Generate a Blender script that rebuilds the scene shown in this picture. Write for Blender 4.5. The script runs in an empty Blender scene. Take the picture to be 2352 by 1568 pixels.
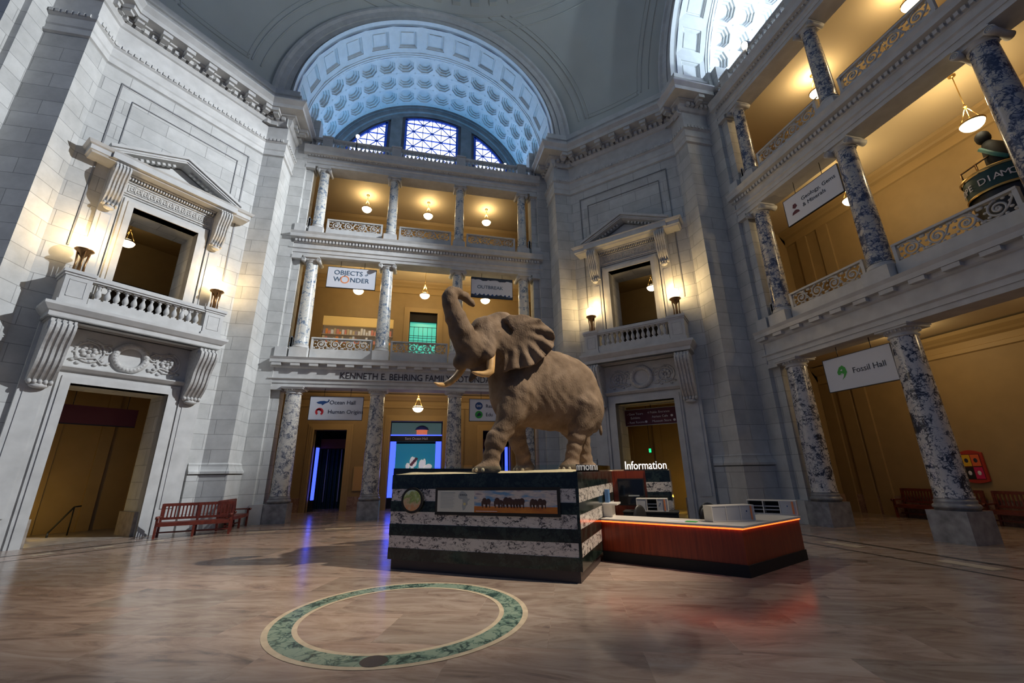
import bpy, bmesh, math, random
import numpy as np
from mathutils import Vector, Matrix, noise as mnoise
random.seed(7)
PI = math.pi
R = math.radians
S2 = math.sqrt(.5)
SC = bpy.context.scene
COL = SC.collection

# ------------------------------------------------------------------ camera
cam_d = bpy.data.cameras.new('camera'); cam = bpy.data.objects.new('camera', cam_d); COL.objects.link(cam)
cam_d.sensor_width = 36.0; cam_d.lens = 955.78 / 2352 * 36.0; cam_d.clip_end = 300
_pt, _ro, _ya = R(17.42), R(-.962), R(12.99)
_F = Vector((math.sin(_ya) * math.cos(_pt), math.cos(_ya) * math.cos(_pt), math.sin(_pt)))
_r0 = Vector((math.cos(_ya), -math.sin(_ya), 0)); _u0 = _r0.cross(_F)
_rt = _r0 * math.cos(_ro) + _u0 * math.sin(_ro); _up = _r0 * -math.sin(_ro) + _u0 * math.cos(_ro)
M = Matrix((_rt, _up, -_F)).transposed().to_4x4(); M.translation = Vector((.037, -7.352, 2.0))
cam.matrix_world = M
SC.camera = cam

# ------------------------------------------------------------------ view and world
SC.view_settings.view_transform = 'Standard'; SC.view_settings.look = 'None'
SC.view_settings.gamma = 1; SC.view_settings.use_curve_mapping = False
SC.view_settings.exposure = 0.0
w = bpy.data.worlds.new('sky'); SC.world = w; w.use_nodes = True
w.node_tree.nodes['Background'].inputs[0].default_value = (.27, .42, .82, 1)
w.node_tree.nodes['Background'].inputs[1].default_value = .20

# ------------------------------------------------------------------ lamps of the hall
def lamp(name, kind, loc, power, color, size=.3, aim=None, angle=60, blend=.5):
    d = bpy.data.lights.new(name, kind); d.energy = power; d.color = color
    if kind == 'AREA': d.size = size
    else: d.shadow_soft_size = size
    if kind == 'SPOT': d.spot_size = R(angle); d.spot_blend = blend
    o = bpy.data.objects.new(name, d); COL.objects.link(o); o.location = loc
    if aim is not None:
        o.rotation_euler = (Vector(aim) - Vector(loc)).to_track_quat('-Z', 'Y').to_euler()
    return o
# floodlights on the top balustrades (side and far housings are built further down)
lamp('floodlight_beam_side', 'SPOT', (14.0, 4.35, 21.45), 33000, (.90, .95, 1), .14, (-12.2, 9.3, 10.5), 50, .5)
lamp('floodlight_beam_elephant', 'SPOT', (14.0, -5.2, 21.45), 30000, (1, .84, .66), .14, (2.6, 3.0, 3.8), 30, .6)  # unseen lamp added to light the elephant's near side; it has no housing
lamp('floodlight_beam_far', 'SPOT', (-4.25, 14.0, 21.75), 5000, (1, .9, .78), .14, (4, -3, 0), 50, .6)
# cove lamps on the gallery roofs wash the vaults
for x in (-4.5, 0, 4.5):
    lamp('vault_cove_lamp', 'SPOT', (x, 18.9, 20.6), 620, (.14, .52, 1), .2, (x * .7, 14.5, 29), 150, .8)
for y in (4.5, 0, -4.5):
    lamp('vault_cove_lamp', 'SPOT', (18.9, y, 20.6), 2500, (.70, .87, 1), .2, (14.5, y * .7, 29), 150, .8)

# ------------------------------------------------------------------ mesh helper
class MB:
    def __init__(s): s.v = []; s.f = []; s.m = []; s.smooth = []; s.mi = 0; s.sm = False
    def add(s, vs, fs, sm=None):
        o = len(s.v); s.v += [tuple(p) for p in vs]
        for f in fs: s.f.append(tuple(i + o for i in f)); s.m.append(s.mi); s.smooth.append(s.sm if sm is None else sm)
        return s
    def box(s, x0, x1, y0, y1, z0, z1):
        return s.add([(x0,y0,z0),(x1,y0,z0),(x1,y1,z0),(x0,y1,z0),(x0,y0,z1),(x1,y0,z1),(x1,y1,z1),(x0,y1,z1)],
              [(0,3,2,1),(4,5,6,7),(0,1,5,4),(1,2,6,5),(2,3,7,6),(3,0,4,7)])
    def cbox(s, c, d, rot=None):
        vs = [Vector((i*d[0]/2, j*d[1]/2, k*d[2]/2)) for k in (-1,1) for (i,j) in ((-1,-1),(1,-1),(1,1),(-1,1))]
        if rot is not None: vs = [rot @ p for p in vs]
        return s.add([p + Vector(c) for p in vs], [(0,3,2,1),(4,5,6,7),(0,1,5,4),(1,2,6,5),(2,3,7,6),(3,0,4,7)])
    def quad(s, a, b, c, d): return s.add([a,b,c,d], [(0,1,2,3)])
    def bar(s, a, b, w, h, up=(0,0,1)):
        a = Vector(a); b = Vector(b); t = (b - a).normalized(); u = Vector(up)
        x = t.cross(u); x = x.normalized() if x.length > 1e-5 else Vector((1,0,0)); y = x.cross(t)
        vs = [p + x*i*w/2 + y*j*h/2 for p in (a,b) for (i,j) in ((-1,-1),(1,-1),(1,1),(-1,1))]
        return s.add(vs, [(0,1,2,3),(7,6,5,4),(0,4,5,1),(1,5,6,2),(2,6,7,3),(3,7,4,0)])
    def tube(s, pts, rad, n=8, caps=True):
        pts = [Vector(p) for p in pts]; rr = rad if isinstance(rad, (list, tuple)) else [rad]*len(pts)
        o = len(s.v); vs = []; x = None
        for i, p in enumerate(pts):
            t = (pts[min(i+1, len(pts)-1)] - pts[max(i-1, 0)]).normalized()
            if x is None: x = t.orthogonal().normalized()
            else: x = (x - t * x.dot(t)).normalized()
            y = t.cross(x)
            vs += [p + (x*math.cos(2*PI*k/n) + y*math.sin(2*PI*k/n)) * rr[i] for k in range(n)]
        fs = [(i*n+k, i*n+(k+1)%n, (i+1)*n+(k+1)%n, (i+1)*n+k) for i in range(len(pts)-1) for k in range(n)]
        if caps: fs += [tuple(range(n-1,-1,-1)), tuple((len(pts)-1)*n+k for k in range(n))]
        return s.add(vs, fs, True)
    def lathe(s, prof, n=24, c=(0,0,0), sm=True, a0=0, a1=2*PI):
        full = abs(a1-a0-2*PI) < 1e-6; m = n if full else n+1; vs = []
        for r, z in prof:
            vs += [(c[0]+r*math.cos(a0+(a1-a0)*k/n), c[1]+r*math.sin(a0+(a1-a0)*k/n), c[2]+z) for k in range(m)]
        fs = [(i*m+k, i*m+(k+1)%m, (i+1)*m+(k+1)%m, (i+1)*m+k) for i in range(len(prof)-1) for k in range(n)]
        return s.add(vs, fs, sm)
    def ball(s, c, r, n=12, m=8):
        rr = r if isinstance(r, (tuple, list)) else (r, r, r); vs = []
        for i in range(m+1):
            a = PI*i/m
            vs += [(c[0]+rr[0]*math.sin(a)*math.cos(2*PI*k/n), c[1]+rr[1]*math.sin(a)*math.sin(2*PI*k/n), c[2]+rr[2]*math.cos(a)) for k in range(n)]
        return s.add(vs, [(i*n+k, (i+1)*n+k, (i+1)*n+(k+1)%n, i*n+(k+1)%n) for i in range(m) for k in range(n)], True)
    def sweep(s, prof, path, side=1, closed_prof=False):
        # prof: list of (d, z); path: plan points; d is measured to the side of travel (side=+1: to the right)
        P = [Vector((p[0], p[1])) for p in path]; n = len(P); offs = []
        for i in range(n):
            ns = []
            if i > 0: t = (P[i]-P[i-1]).normalized(); ns.append(Vector((t.y, -t.x)) * side)
            if i < n-1: t = (P[i+1]-P[i]).normalized(); ns.append(Vector((t.y, -t.x)) * side)
            if len(ns) == 1: offs.append(ns[0])
            else:
                b = (ns[0]+ns[1]).normalized(); offs.append(b / max(.3, b.dot(ns[0])))
        m = len(prof); vs = []
        for i in range(n): vs += [(P[i].x+offs[i].x*d, P[i].y+offs[i].y*d, z) for d, z in prof]
        fs = []
        for i in range(n-1):
            for k in range(m-1 + (1 if closed_prof else 0)):
                k2 = (k+1) % m
                f = (i*m+k, (i+1)*m+k, (i+1)*m+k2, i*m+k2)
                fs.append(f if side > 0 else f[::-1])
        s.add(vs, fs, False)
        return s.add([vs[k] for k in range(m)] + [vs[(n-1)*m+k] for k in range(m)], [tuple(range(m)) if side < 0 else tuple(range(m-1,-1,-1)), tuple(range(m, 2*m)) if side > 0 else tuple(range(2*m-1, m-1, -1))], False)
    def poly(s, pts, axis_pts):
        return s.add(pts, axis_pts)
    def prism(s, pts2, y0, y1):      # polygon in x,z extruded along y
        n = len(pts2)
        vs = [(x, y0, z) for x, z in pts2] + [(x, y1, z) for x, z in pts2]
        return s.add(vs, [tuple(range(n)), tuple(range(2*n-1, n-1, -1))] + [(k, n+k, n+(k+1)%n, (k+1)%n) for k in range(n)])
    def plate(s, pts2, z0, z1):      # polygon in x,y extruded along z
        n = len(pts2)
        vs = [(x, y, z0) for x, y in pts2] + [(x, y, z1) for x, y in pts2]
        return s.add(vs, [tuple(range(n-1,-1,-1)), tuple(range(n, 2*n))] + [(k, (k+1)%n, n+(k+1)%n, n+k) for k in range(n)])
    def xform(s, M, i0=0):
        s.v[i0:] = [tuple(M @ Vector(p)) for p in s.v[i0:]]; return s
    def mesh(s, name, mats, bevel=0):
        me = bpy.data.meshes.new(name); me.from_pydata(s.v, [], s.f)
        mats = mats if isinstance(mats, (list, tuple)) else [mats]
        for m in mats: me.materials.append(m)
        me.polygons.foreach_set('material_index', s.m); me.polygons.foreach_set('use_smooth', s.smooth)
        bm = bmesh.new(); bm.from_mesh(me); bmesh.ops.recalc_face_normals(bm, faces=bm.faces) if s.recalc else None
        uv = bm.loops.layers.uv.new('metres')
        for f in bm.faces:
            n = f.normal
            if abs(n.z) > .75:
                for l in f.loops: l[uv].uv = (l.vert.co.x, l.vert.co.y)
            else:
                t = Vector((-n.y, n.x, 0)); t = t.normalized() if t.length > 1e-6 else Vector((1,0,0))
                if abs(t.x) > .9: t = Vector((1,0,0))
                elif abs(t.y) > .9: t = Vector((0,1,0))
                for l in f.loops: l[uv].uv = (l.vert.co.dot(t), l.vert.co.z)
        bm.to_mesh(me); bm.free()
        return me
    recalc = True
    def build(s, name, mats, parent=None, loc=None, rz=None, **kw):
        o = bpy.data.objects.new(name, s.mesh(name, mats)); COL.objects.link(o)
        if parent is not None: o.parent = parent
        if loc is not None: o.location = loc
        if rz is not None: o.rotation_euler = (0, 0, rz)
        return o

def empty(name, loc, rz=0):
    o = bpy.data.objects.new(name, None); COL.objects.link(o); o.location = loc; o.rotation_euler = (0,0,rz)
    o.empty_display_size = .2
    return o
def tag(o, label, cat, group=None):
    o['label'] = label; o['category'] = cat
    if group: o['group'] = group
    return o
def struct(o): o['kind'] = 'structure'; return o
def thing(name, label, cat, loc=(0,0,0), rz=0, group=None): return tag(empty(name, loc, rz), label, cat, group)
def part(o, label): o['label'] = label; return o
def dup(root, loc, rz, label=None):
    c = root.copy(); COL.objects.link(c); c.location = loc; c.rotation_euler = (0,0,rz)
    if label: c['label'] = label
    for ch in list(root.children):
        d = ch.copy(); COL.objects.link(d); d.parent = c
        for g in list(ch.children):
            e = g.copy(); COL.objects.link(e); e.parent = d
    return c
def text(body, size, mat, parent, loc, rot, name='lettering', depth=.006, align='LEFT', sx=1.0):
    cu = bpy.data.curves.new(name, 'FONT'); cu.body = body; cu.size = size; cu.extrude = depth; cu.align_x = align
    cu.resolution_u = 3
    t = bpy.data.objects.new(name, cu); COL.objects.link(t)
    dg = bpy.context.evaluated_depsgraph_get(); me = bpy.data.meshes.new_from_object(t.evaluated_get(dg))
    bpy.data.objects.remove(t); bpy.data.curves.remove(cu)
    me.materials.clear(); me.materials.append(mat)
    o = bpy.data.objects.new(name, me); COL.objects.link(o); o.parent = parent; o.location = loc; o.rotation_euler = rot; o.scale = (sx, 1, 1)
    return o

# ------------------------------------------------------------------ materials
def new_mat(name):
    m = bpy.data.materials.new(name); m.use_nodes = True; nt = m.node_tree
    return m, nt, nt.nodes, nt.links, nt.nodes['Principled BSDF']
def ramp(N, stops):
    r = N.new('ShaderNodeValToRGB'); e = r.color_ramp.elements
    while len(e) < len(stops): e.new(.5)
    for k, (p, c) in enumerate(stops): e[k].position = p; e[k].color = (*c, 1)
    return r
def plain(name, c, rough=.5, metal=0, emit=None, es=0, spec=None, noise=0, nscale=6):
    m, nt, N, L, b = new_mat(name)
    b.inputs['Base Color'].default_value = (*c, 1); b.inputs['Roughness'].default_value = rough; b.inputs['Metallic'].default_value = metal
    if emit: b.inputs['Emission Color'].default_value = (*emit, 1); b.inputs['Emission Strength'].default_value = es
    if spec is not None: b.inputs['Specular IOR Level'].default_value = spec
    if noise:
        tc = N.new('ShaderNodeTexCoord'); n = N.new('ShaderNodeTexNoise'); n.inputs['Scale'].default_value = nscale; n.inputs['Detail'].default_value = 6
        r = ramp(N, [(.3, tuple(x*(1-noise) for x in c)), (.7, tuple(min(1, x*(1+noise)) for x in c))])
        L.new(tc.outputs['Object'], n.inputs['Vector']); L.new(n.outputs['Fac'], r.inputs['Fac']); L.new(r.outputs['Color'], b.inputs['Base Color'])
    return m
def ashlar(name, c, bw=1.5, bh=.62, mortar=.012, var=.10, rough=.75, line=.55, offset=.5):
    m, nt, N, L, b = new_mat(name)
    uv = N.new('ShaderNodeUVMap'); uv.uv_map = 'metres'
    br = N.new('ShaderNodeTexBrick'); br.offset = offset; br.inputs['Scale'].default_value = 1
    br.inputs['Brick Width'].default_value = bw; br.inputs['Row Height'].default_value = bh; br.inputs['Mortar Size'].default_value = mortar
    br.inputs['Mortar Smooth'].default_value = .3; br.inputs['Bias'].default_value = 0
    br.inputs['Color1'].default_value = (*[x*(1+var) for x in c], 1); br.inputs['Color2'].default_value = (*[x*(1-var) for x in c], 1)
    br.inputs['Mortar'].default_value = (*[x*line for x in c], 1)
    tc = N.new('ShaderNodeTexCoord'); n = N.new('ShaderNodeTexNoise'); n.inputs['Scale'].default_value = 1.3; n.inputs['Detail'].default_value = 8; n.inputs['Roughness'].default_value = .65
    mx = N.new('ShaderNodeMix'); mx.data_type = 'RGBA'; mx.blend_type = 'MULTIPLY'; mx.inputs['Factor'].default_value = 1
    r = ramp(N, [(.3, (.82,.82,.82)), (.7, (1.1,1.1,1.1))])
    L.new(uv.outputs['UV'], br.inputs['Vector']); L.new(tc.outputs['Object'], n.inputs['Vector']); L.new(n.outputs['Fac'], r.inputs['Fac'])
    L.new(br.outputs['Color'], mx.inputs['A']); L.new(r.outputs['Color'], mx.inputs['B']); L.new(mx.outputs['Result'], b.inputs['Base Color'])
    b.inputs['Roughness'].default_value = rough
    bp = N.new('ShaderNodeBump'); bp.inputs['Strength'].default_value = .35; bp.inputs['Distance'].default_value = .01; bp.invert = True
    L.new(br.outputs['Fac'], bp.inputs['Height']); L.new(bp.outputs['Normal'], b.inputs['Normal'])
    return m
def marble(name, light, mid, dark, scale=1.6, thr=(.36,.5,.62), rough=.22, stretch=(1,1,1), warp=1.2, rnd=True):
    m, nt, N, L, b = new_mat(name)
    tc = N.new('ShaderNodeTexCoord'); mp = N.new('ShaderNodeMapping'); mp.inputs['Scale'].default_value = stretch
    src = tc.outputs['Object']
    if rnd:
        oi = N.new('ShaderNodeObjectInfo'); ad = N.new('ShaderNodeVectorMath'); ad.operation = 'MULTIPLY_ADD'; ad.inputs[1].default_value = (3.7, 2.9, 5.1)
        L.new(oi.outputs['Location'], ad.inputs[0]); L.new(src, ad.inputs[2]); src = ad.outputs[0]
    L.new(src, mp.inputs['Vector'])
    n1 = N.new('ShaderNodeTexNoise'); n1.inputs['Scale'].default_value = scale; n1.inputs['Detail'].default_value = 4; n1.inputs['Distortion'].default_value = warp
    v = N.new('ShaderNodeTexVoronoi'); v.feature = 'DISTANCE_TO_EDGE'; v.inputs['Scale'].default_value = scale * 2.6
    n2 = N.new('ShaderNodeTexNoise'); n2.inputs['Scale'].default_value = scale * 2.2; n2.inputs['Detail'].default_value = 6; n2.inputs['Distortion'].default_value = .8
    mv = N.new('ShaderNodeVectorMath'); mv.operation = 'MULTIPLY_ADD'; mv.inputs[1].default_value = (.45,.45,.45)
    L.new(mp.outputs['Vector'], n1.inputs['Vector']); L.new(mp.outputs['Vector'], n2.inputs['Vector'])
    L.new(n2.outputs['Color'], mv.inputs[0]); L.new(mp.outputs['Vector'], mv.inputs[2]); L.new(mv.outputs[0], v.inputs['Vector'])
    vr = N.new('ShaderNodeMapRange'); vr.inputs['From Min'].default_value = 0; vr.inputs['From Max'].default_value = .16
    L.new(v.outputs['Distance'], vr.inputs['Value'])
    a = N.new('ShaderNodeMath'); a.operation = 'MULTIPLY_ADD'; a.inputs[1].default_value = .22
    L.new(vr.outputs['Result'], a.inputs[0]); 
    s = N.new('ShaderNodeMath'); s.operation = 'SUBTRACT'; s.inputs[1].default_value = .13
    L.new(n1.outputs['Fac'], a.inputs[2]); L.new(a.outputs[0], s.inputs[0])
    r = ramp(N, [(thr[0], dark), (thr[1], mid), (thr[2], light)]); L.new(s.outputs[0], r.inputs['Fac'])
    L.new(r.outputs['Color'], b.inputs['Base Color']); b.inputs['Roughness'].default_value = rough
    return m
def floor_mat():
    m, nt, N, L, b = new_mat('pink_floor_marble')
    uv = N.new('ShaderNodeUVMap'); uv.uv_map = 'metres'
    rot = N.new('ShaderNodeMapping'); rot.inputs['Rotation'].default_value = (0, 0, R(20)); L.new(uv.outputs['UV'], rot.inputs['Vector'])
    br = N.new('ShaderNodeTexBrick'); br.inputs['Scale'].default_value = 1; br.inputs['Brick Width'].default_value = 2.2; br.inputs['Row Height'].default_value = 1.1
    br.inputs['Mortar Size'].default_value = .004; br.inputs['Color1'].default_value = (0,0,0,1); br.inputs['Color2'].default_value = (1,1,1,1); br.inputs['Mortar'].default_value = (.5,.5,.5,1)
    L.new(rot.outputs['Vector'], br.inputs['Vector'])
    ad = N.new('ShaderNodeVectorMath'); ad.operation = 'MULTIPLY_ADD'; ad.inputs[1].default_value = (7.3, 3.1, 5.7)
    L.new(br.outputs['Color'], ad.inputs[0]); L.new(rot.outputs['Vector'], ad.inputs[2])
    st = N.new('ShaderNodeMapping'); st.inputs['Scale'].default_value = (.55, 1.9, 1); L.new(ad.outputs[0], st.inputs['Vector'])
    n = N.new('ShaderNodeTexNoise'); n.inputs['Scale'].default_value = 1.25; n.inputs['Detail'].default_value = 9; n.inputs['Roughness'].default_value = .66; n.inputs['Distortion'].default_value = 1.6
    L.new(st.outputs['Vector'], n.inputs['Vector'])
    r = ramp(N, [(.28, (.14,.12,.108)), (.42, (.29,.215,.175)), (.54, (.37,.295,.245)), (.72, (.45,.385,.33))])
    L.new(n.outputs['Fac'], r.inputs['Fac'])
    mx = N.new('ShaderNodeMix'); mx.data_type = 'RGBA'; mx.blend_type = 'MULTIPLY'; mx.inputs['Factor'].default_value = 1
    r2 = ramp(N, [(0, (.78,.80,.80)), (1, (1.08,1.03,1.0))]); L.new(br.outputs['Color'], r2.inputs['Fac'])
    L.new(r.outputs['Color'], mx.inputs['A']); L.new(r2.outputs['Color'], mx.inputs['B']); L.new(mx.outputs['Result'], b.inputs['Base Color'])
    n3 = N.new('ShaderNodeTexNoise'); n3.inputs['Scale'].default_value = .8; L.new(uv.outputs['UV'], n3.inputs['Vector'])
    rr = N.new('ShaderNodeMapRange'); rr.inputs['To Min'].default_value = .12; rr.inputs['To Max'].default_value = .3; L.new(n3.outputs['Fac'], rr.inputs['Value'])
    L.new(rr.outputs['Result'], b.inputs['Roughness']); b.inputs['Specular IOR Level'].default_value = .5
    return m
def skin_mat():
    m, nt, N, L, b = new_mat('elephant_skin')
    tc = N.new('ShaderNodeTexCoord')
    n = N.new('ShaderNodeTexNoise'); n.inputs['Scale'].default_value = 2.2; n.inputs['Detail'].default_value = 7; L.new(tc.outputs['Object'], n.inputs['Vector'])
    r = ramp(N, [(.3, (.105,.073,.048)), (.52, (.165,.12,.082)), (.72, (.22,.165,.118))]); L.new(n.outputs['Fac'], r.inputs['Fac'])
    L.new(r.outputs['Color'], b.inputs['Base Color']); b.inputs['Roughness'].default_value = .82; b.inputs['Specular IOR Level'].default_value = .2
    v = N.new('ShaderNodeTexVoronoi'); v.feature = 'DISTANCE_TO_EDGE'; v.inputs['Scale'].default_value = 16
    mp = N.new('ShaderNodeMapping'); mp.inputs['Scale'].default_value = (1, 1, .55); L.new(tc.outputs['Object'], mp.inputs['Vector'])
    w1 = N.new('ShaderNodeVectorMath'); w1.operation = 'MULTIPLY_ADD'; w1.inputs[1].default_value = (.35,.35,.35); L.new(n.outputs['Color'], w1.inputs[0]); L.new(mp.outputs['Vector'], w1.inputs[2]); L.new(w1.outputs[0], v.inputs['Vector'])
    n2 = N.new('ShaderNodeTexNoise'); n2.inputs['Scale'].default_value = 7; n2.inputs['Detail'].default_value = 8; L.new(mp.outputs['Vector'], n2.inputs['Vector'])
    a = N.new('ShaderNodeMath'); a.operation = 'MULTIPLY_ADD'; a.inputs[1].default_value = .5; L.new(v.outputs['Distance'], a.inputs[0]); L.new(n2.outputs['Fac'], a.inputs[2])
    bp = N.new('ShaderNodeBump'); bp.inputs['Strength'].default_value = .55; bp.inputs['Distance'].default_value = .035; L.new(a.outputs[0], bp.inputs['Height']); L.new(bp.outputs['Normal'], b.inputs['Normal'])
    return m
def wood_mat(name, c1, c2, scale=3, stretch=(8,8,.5), rough=.35):
    m, nt, N, L, b = new_mat(name)
    tc = N.new('ShaderNodeTexCoord'); mp = N.new('ShaderNodeMapping'); mp.inputs['Scale'].default_value = stretch; L.new(tc.outputs['Object'], mp.inputs['Vector'])
    n = N.new('ShaderNodeTexNoise'); n.inputs['Scale'].default_value = scale; n.inputs['Detail'].default_value = 5; L.new(mp.outputs['Vector'], n.inputs['Vector'])
    r = ramp(N, [(.3, c1), (.7, c2)]); L.new(n.outputs['Fac'], r.inputs['Fac']); L.new(r.outputs['Color'], b.inputs['Base Color']); b.inputs['Roughness'].default_value = rough
    return m
def glass_mat(name, c=(.9,.97,.95)):
    m, nt, N, L, b = new_mat(name)
    g = N.new('ShaderNodeBsdfGlossy'); g.inputs['Roughness'].default_value = .02
    t = N.new('ShaderNodeBsdfTransparent'); t.inputs['Color'].default_value = (*c, 1)
    f = N.new('ShaderNodeFresnel'); f.inputs['IOR'].default_value = 1.35
    mx = N.new('ShaderNodeMixShader'); L.new(f.outputs['Fac'], mx.inputs[0]); L.new(t.outputs[0], mx.inputs[1]); L.new(g.outputs[0], mx.inputs[2])
    L.new(mx.outputs[0], N['Material Output'].inputs['Surface'])
    return m

STONE = (.50,.50,.485)
MAT = dict(
    ashlar=ashlar('limestone_blocks', STONE), stone=plain('limestone_trim', (.52,.515,.50), .7, noise=.10, nscale=2.5),
    carved=plain('carved_limestone', (.50,.49,.47), .75, noise=.16, nscale=9),
    base=plain('brown_base_stone', (.30,.255,.215), .35, noise=.3, nscale=4),
    greyblock=plain('grey_marble_block', (.25,.25,.255), .32, noise=.35, nscale=4),
    dome=plain('dome_plaster', (.47,.485,.455), .8, noise=.05, nscale=.5),
    vault=plain('vault_plaster', (.62,.63,.62), .7, noise=.05, nscale=3),
    lunette=plain('lunette_grey_stone', (.20,.20,.205), .6, noise=.2, nscale=2),
    mustard=plain('mustard_wall', (.33,.225,.10), .6, noise=.06, nscale=2), mustard2=plain('mustard_mouldings', (.40,.275,.12), .55),
    cream=plain('gallery_ceiling_plaster', (.62,.50,.31), .75),
    pink=marble('pink_dado_marble', (.40,.27,.19), (.33,.20,.14), (.24,.14,.10), 2.5, rough=.3),
    col_e=marble('breccia_marble', (.56,.54,.52), (.20,.21,.25), (.035,.038,.05), 2.6, (.37,.45,.53)),
    col_e2=marble('blue_gold_marble', (.50,.47,.42), (.20,.22,.29), (.045,.06,.11), 2.3, (.38,.47,.58)),
    col_n=marble('grey_veined_marble', (.58,.55,.49), (.30,.30,.32), (.09,.10,.13), 3.0, (.36,.45,.56)),
    col_n2=marble('pale_blue_marble', (.60,.59,.54), (.38,.42,.46), (.10,.15,.23), 2.3, (.33,.42,.53)),
    whitemarble=marble('white_veined_marble', (.62,.58,.53), (.42,.39,.36), (.03,.03,.035), 3.4, (.36,.43,.53), .2, (1,1,1.8), 1.8, False),
    green=marble('dark_green_marble', (.022,.034,.027), (.010,.017,.013), (.004,.007,.006), 2.5, rough=.14, rnd=False),
    inlay_green=marble('green_inlay_marble', (.22,.30,.235), (.10,.17,.14), (.03,.06,.055), 2.2, (.36,.47,.6), .22, rnd=False),
    inlay_cream=plain('cream_inlay_marble', (.52,.44,.32), .25, noise=.12, nscale=6), inlay_dark=plain('dark_inlay_marble', (.055,.050,.045), .25, noise=.3, nscale=3),
    floor=floor_mat(), skin=skin_mat(), ivory=plain('ivory', (.62,.40,.17), .35, noise=.25, nscale=5), eye=plain('dark_eye', (.01,.008,.006), .1), nail=plain('toenail', (.42,.33,.23), .6),
    sand=plain('sand', (.55,.42,.28), .95, noise=.15, nscale=12),
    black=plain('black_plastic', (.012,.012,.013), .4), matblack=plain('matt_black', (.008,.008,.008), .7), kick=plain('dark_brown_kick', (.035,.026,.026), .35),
    screen=plain('dark_screen', (.006,.007,.01), .08), steel=plain('dark_steel', (.05,.05,.055), .35, 1),
    redwood=wood_mat('red_cherry_veneer', (.17,.022,.008), (.30,.048,.014), 3, (7,7,.35)), bench=wood_mat('dark_red_bench_wood', (.10,.018,.010), (.19,.035,.018), 3, (3,3,3), .4),
    white=plain('white_solid_surface', (.66,.62,.56), .3), paper=plain('white_panel', (.62,.64,.70), .5), papergrey=plain('grey_paper', (.45,.45,.46), .6),
    bronze=plain('bronze', (.30,.17,.075), .35, .9), brass=plain('brass', (.55,.36,.12), .35, .9),
    globe=plain('lit_globe', (1,.9,.7), .4, emit=(1,.80,.45), es=9), bowl=plain('lit_glass_bowl', (1,.92,.75), .4, emit=(1,.86,.58), es=7),
    led=plain('orange_led_strip', (1,.3,.1), .4, emit=(1,.12,.015), es=3.2), letters=plain('lit_white_letters', (1,1,1), .4, emit=(1,.95,.9), es=1.1),
    ink=plain('dark_ink', (.02,.03,.055), .5), inkblue=plain('blue_ink', (.015,.06,.2), .5), inkred=plain('red_ink', (.5,.02,.025), .5), inkgreen=plain('green_ink', (.03,.34,.05), .5),
    inkorange=plain('orange_ink', (.75,.25,.09), .5), inkteal=plain('teal_ink', (.05,.10,.16), .5), whiteink=plain('white_ink', (.75,.72,.75), .5), grey=plain('grey_ink', (.35,.38,.37), .6),
    maroon=plain('maroon_panel', (.10,.012,.02), .45), red=plain('red_paint', (.42,.035,.02), .4),
    neon=plain('blue_lit_panel', (.05,.1,.9), .4, emit=(.05,.09,1), es=2.2), tealglow=plain('teal_lit_glass', (.1,.7,.6), .3, emit=(.10,.72,.56), es=.55),
    daylight=plain('bright_window_glass', (.9,.95,1), .3, emit=(.86,.92,1), es=2.2), mullion=plain('blue_window_bars', (.015,.08,.50), .5),
    flood=plain('floodlight_lens', (1,1,1), .3, emit=(1,.9,.75), es=30), glass=glass_mat('clear_glass'),
    amber=plain('amber_strip_light', (1,.75,.2), .4, emit=(1,.66,.12), es=9), exit=plain('green_exit_light', (0,.4,.1), .4, emit=(.02,.8,.25), es=1.5),
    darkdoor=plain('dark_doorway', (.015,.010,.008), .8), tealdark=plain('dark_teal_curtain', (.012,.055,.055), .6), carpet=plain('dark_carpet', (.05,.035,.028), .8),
    shelf=plain('lit_shelf_board', (.65,.45,.16), .5, emit=(1,.62,.18), es=.22),
)

# ================================================================== STRUCTURE
ZC, RV = 22.1, 7.53          # springing height and radius of the barrel vaults
ARMS = (('back', 0.0), ('side', -PI/2))
DIAGS = (('bright', PI/4), ('dim', -PI/4))
TRIM = [0]
def trim(mb, mat, rz=0, loc=(0,0,0)):
    TRIM[0] += 1
    return struct(mb.build('trim_%d' % TRIM[0], mat, None, loc, rz))
def walls_with(mb, x0, x1, z0, z1, y, holes, depth=0):
    xs = sorted({x0, x1, *[h[0] for h in holes], *[h[1] for h in holes]}); zs = sorted({z0, z1, *[h[2] for h in holes], *[h[3] for h in holes]})
    for a, b in zip(xs, xs[1:]):
        for c, d in zip(zs, zs[1:]):
            if any(h[0] <= a and b <= h[1] and h[2] <= c and d <= h[3] for h in holes): continue
            mb.quad((a,y,c),(b,y,c),(b,y,d),(a,y,d))
    for h in holes:
        if depth:
            a,b,c,d = h
            mb.quad((a,y,c),(a,y+depth,c),(a,y+depth,d),(a,y,d)); mb.quad((b,y,c),(b,y+depth,c),(b,y+depth,d),(b,y,d)); mb.quad((a,y,d),(b,y,d),(b,y+depth,d),(a,y+depth,d))
def along(path, step, inset=.15):
    for a, b in zip(path, path[1:]):
        a = Vector((*a, 0)); b = Vector((*b, 0)); L = (b-a).length; t = (b-a)/L; n = max(1, int(round((L-2*inset)/step)))
        if L < step * .8: continue
        for k in range(n+1 if n > 1 else 1):
            s = inset + (L-2*inset)*k/n if n > 1 else L/2
            yield a + t*s, t, Vector((-t.y, t.x, 0))     # left of travel = towards the hall
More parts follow.
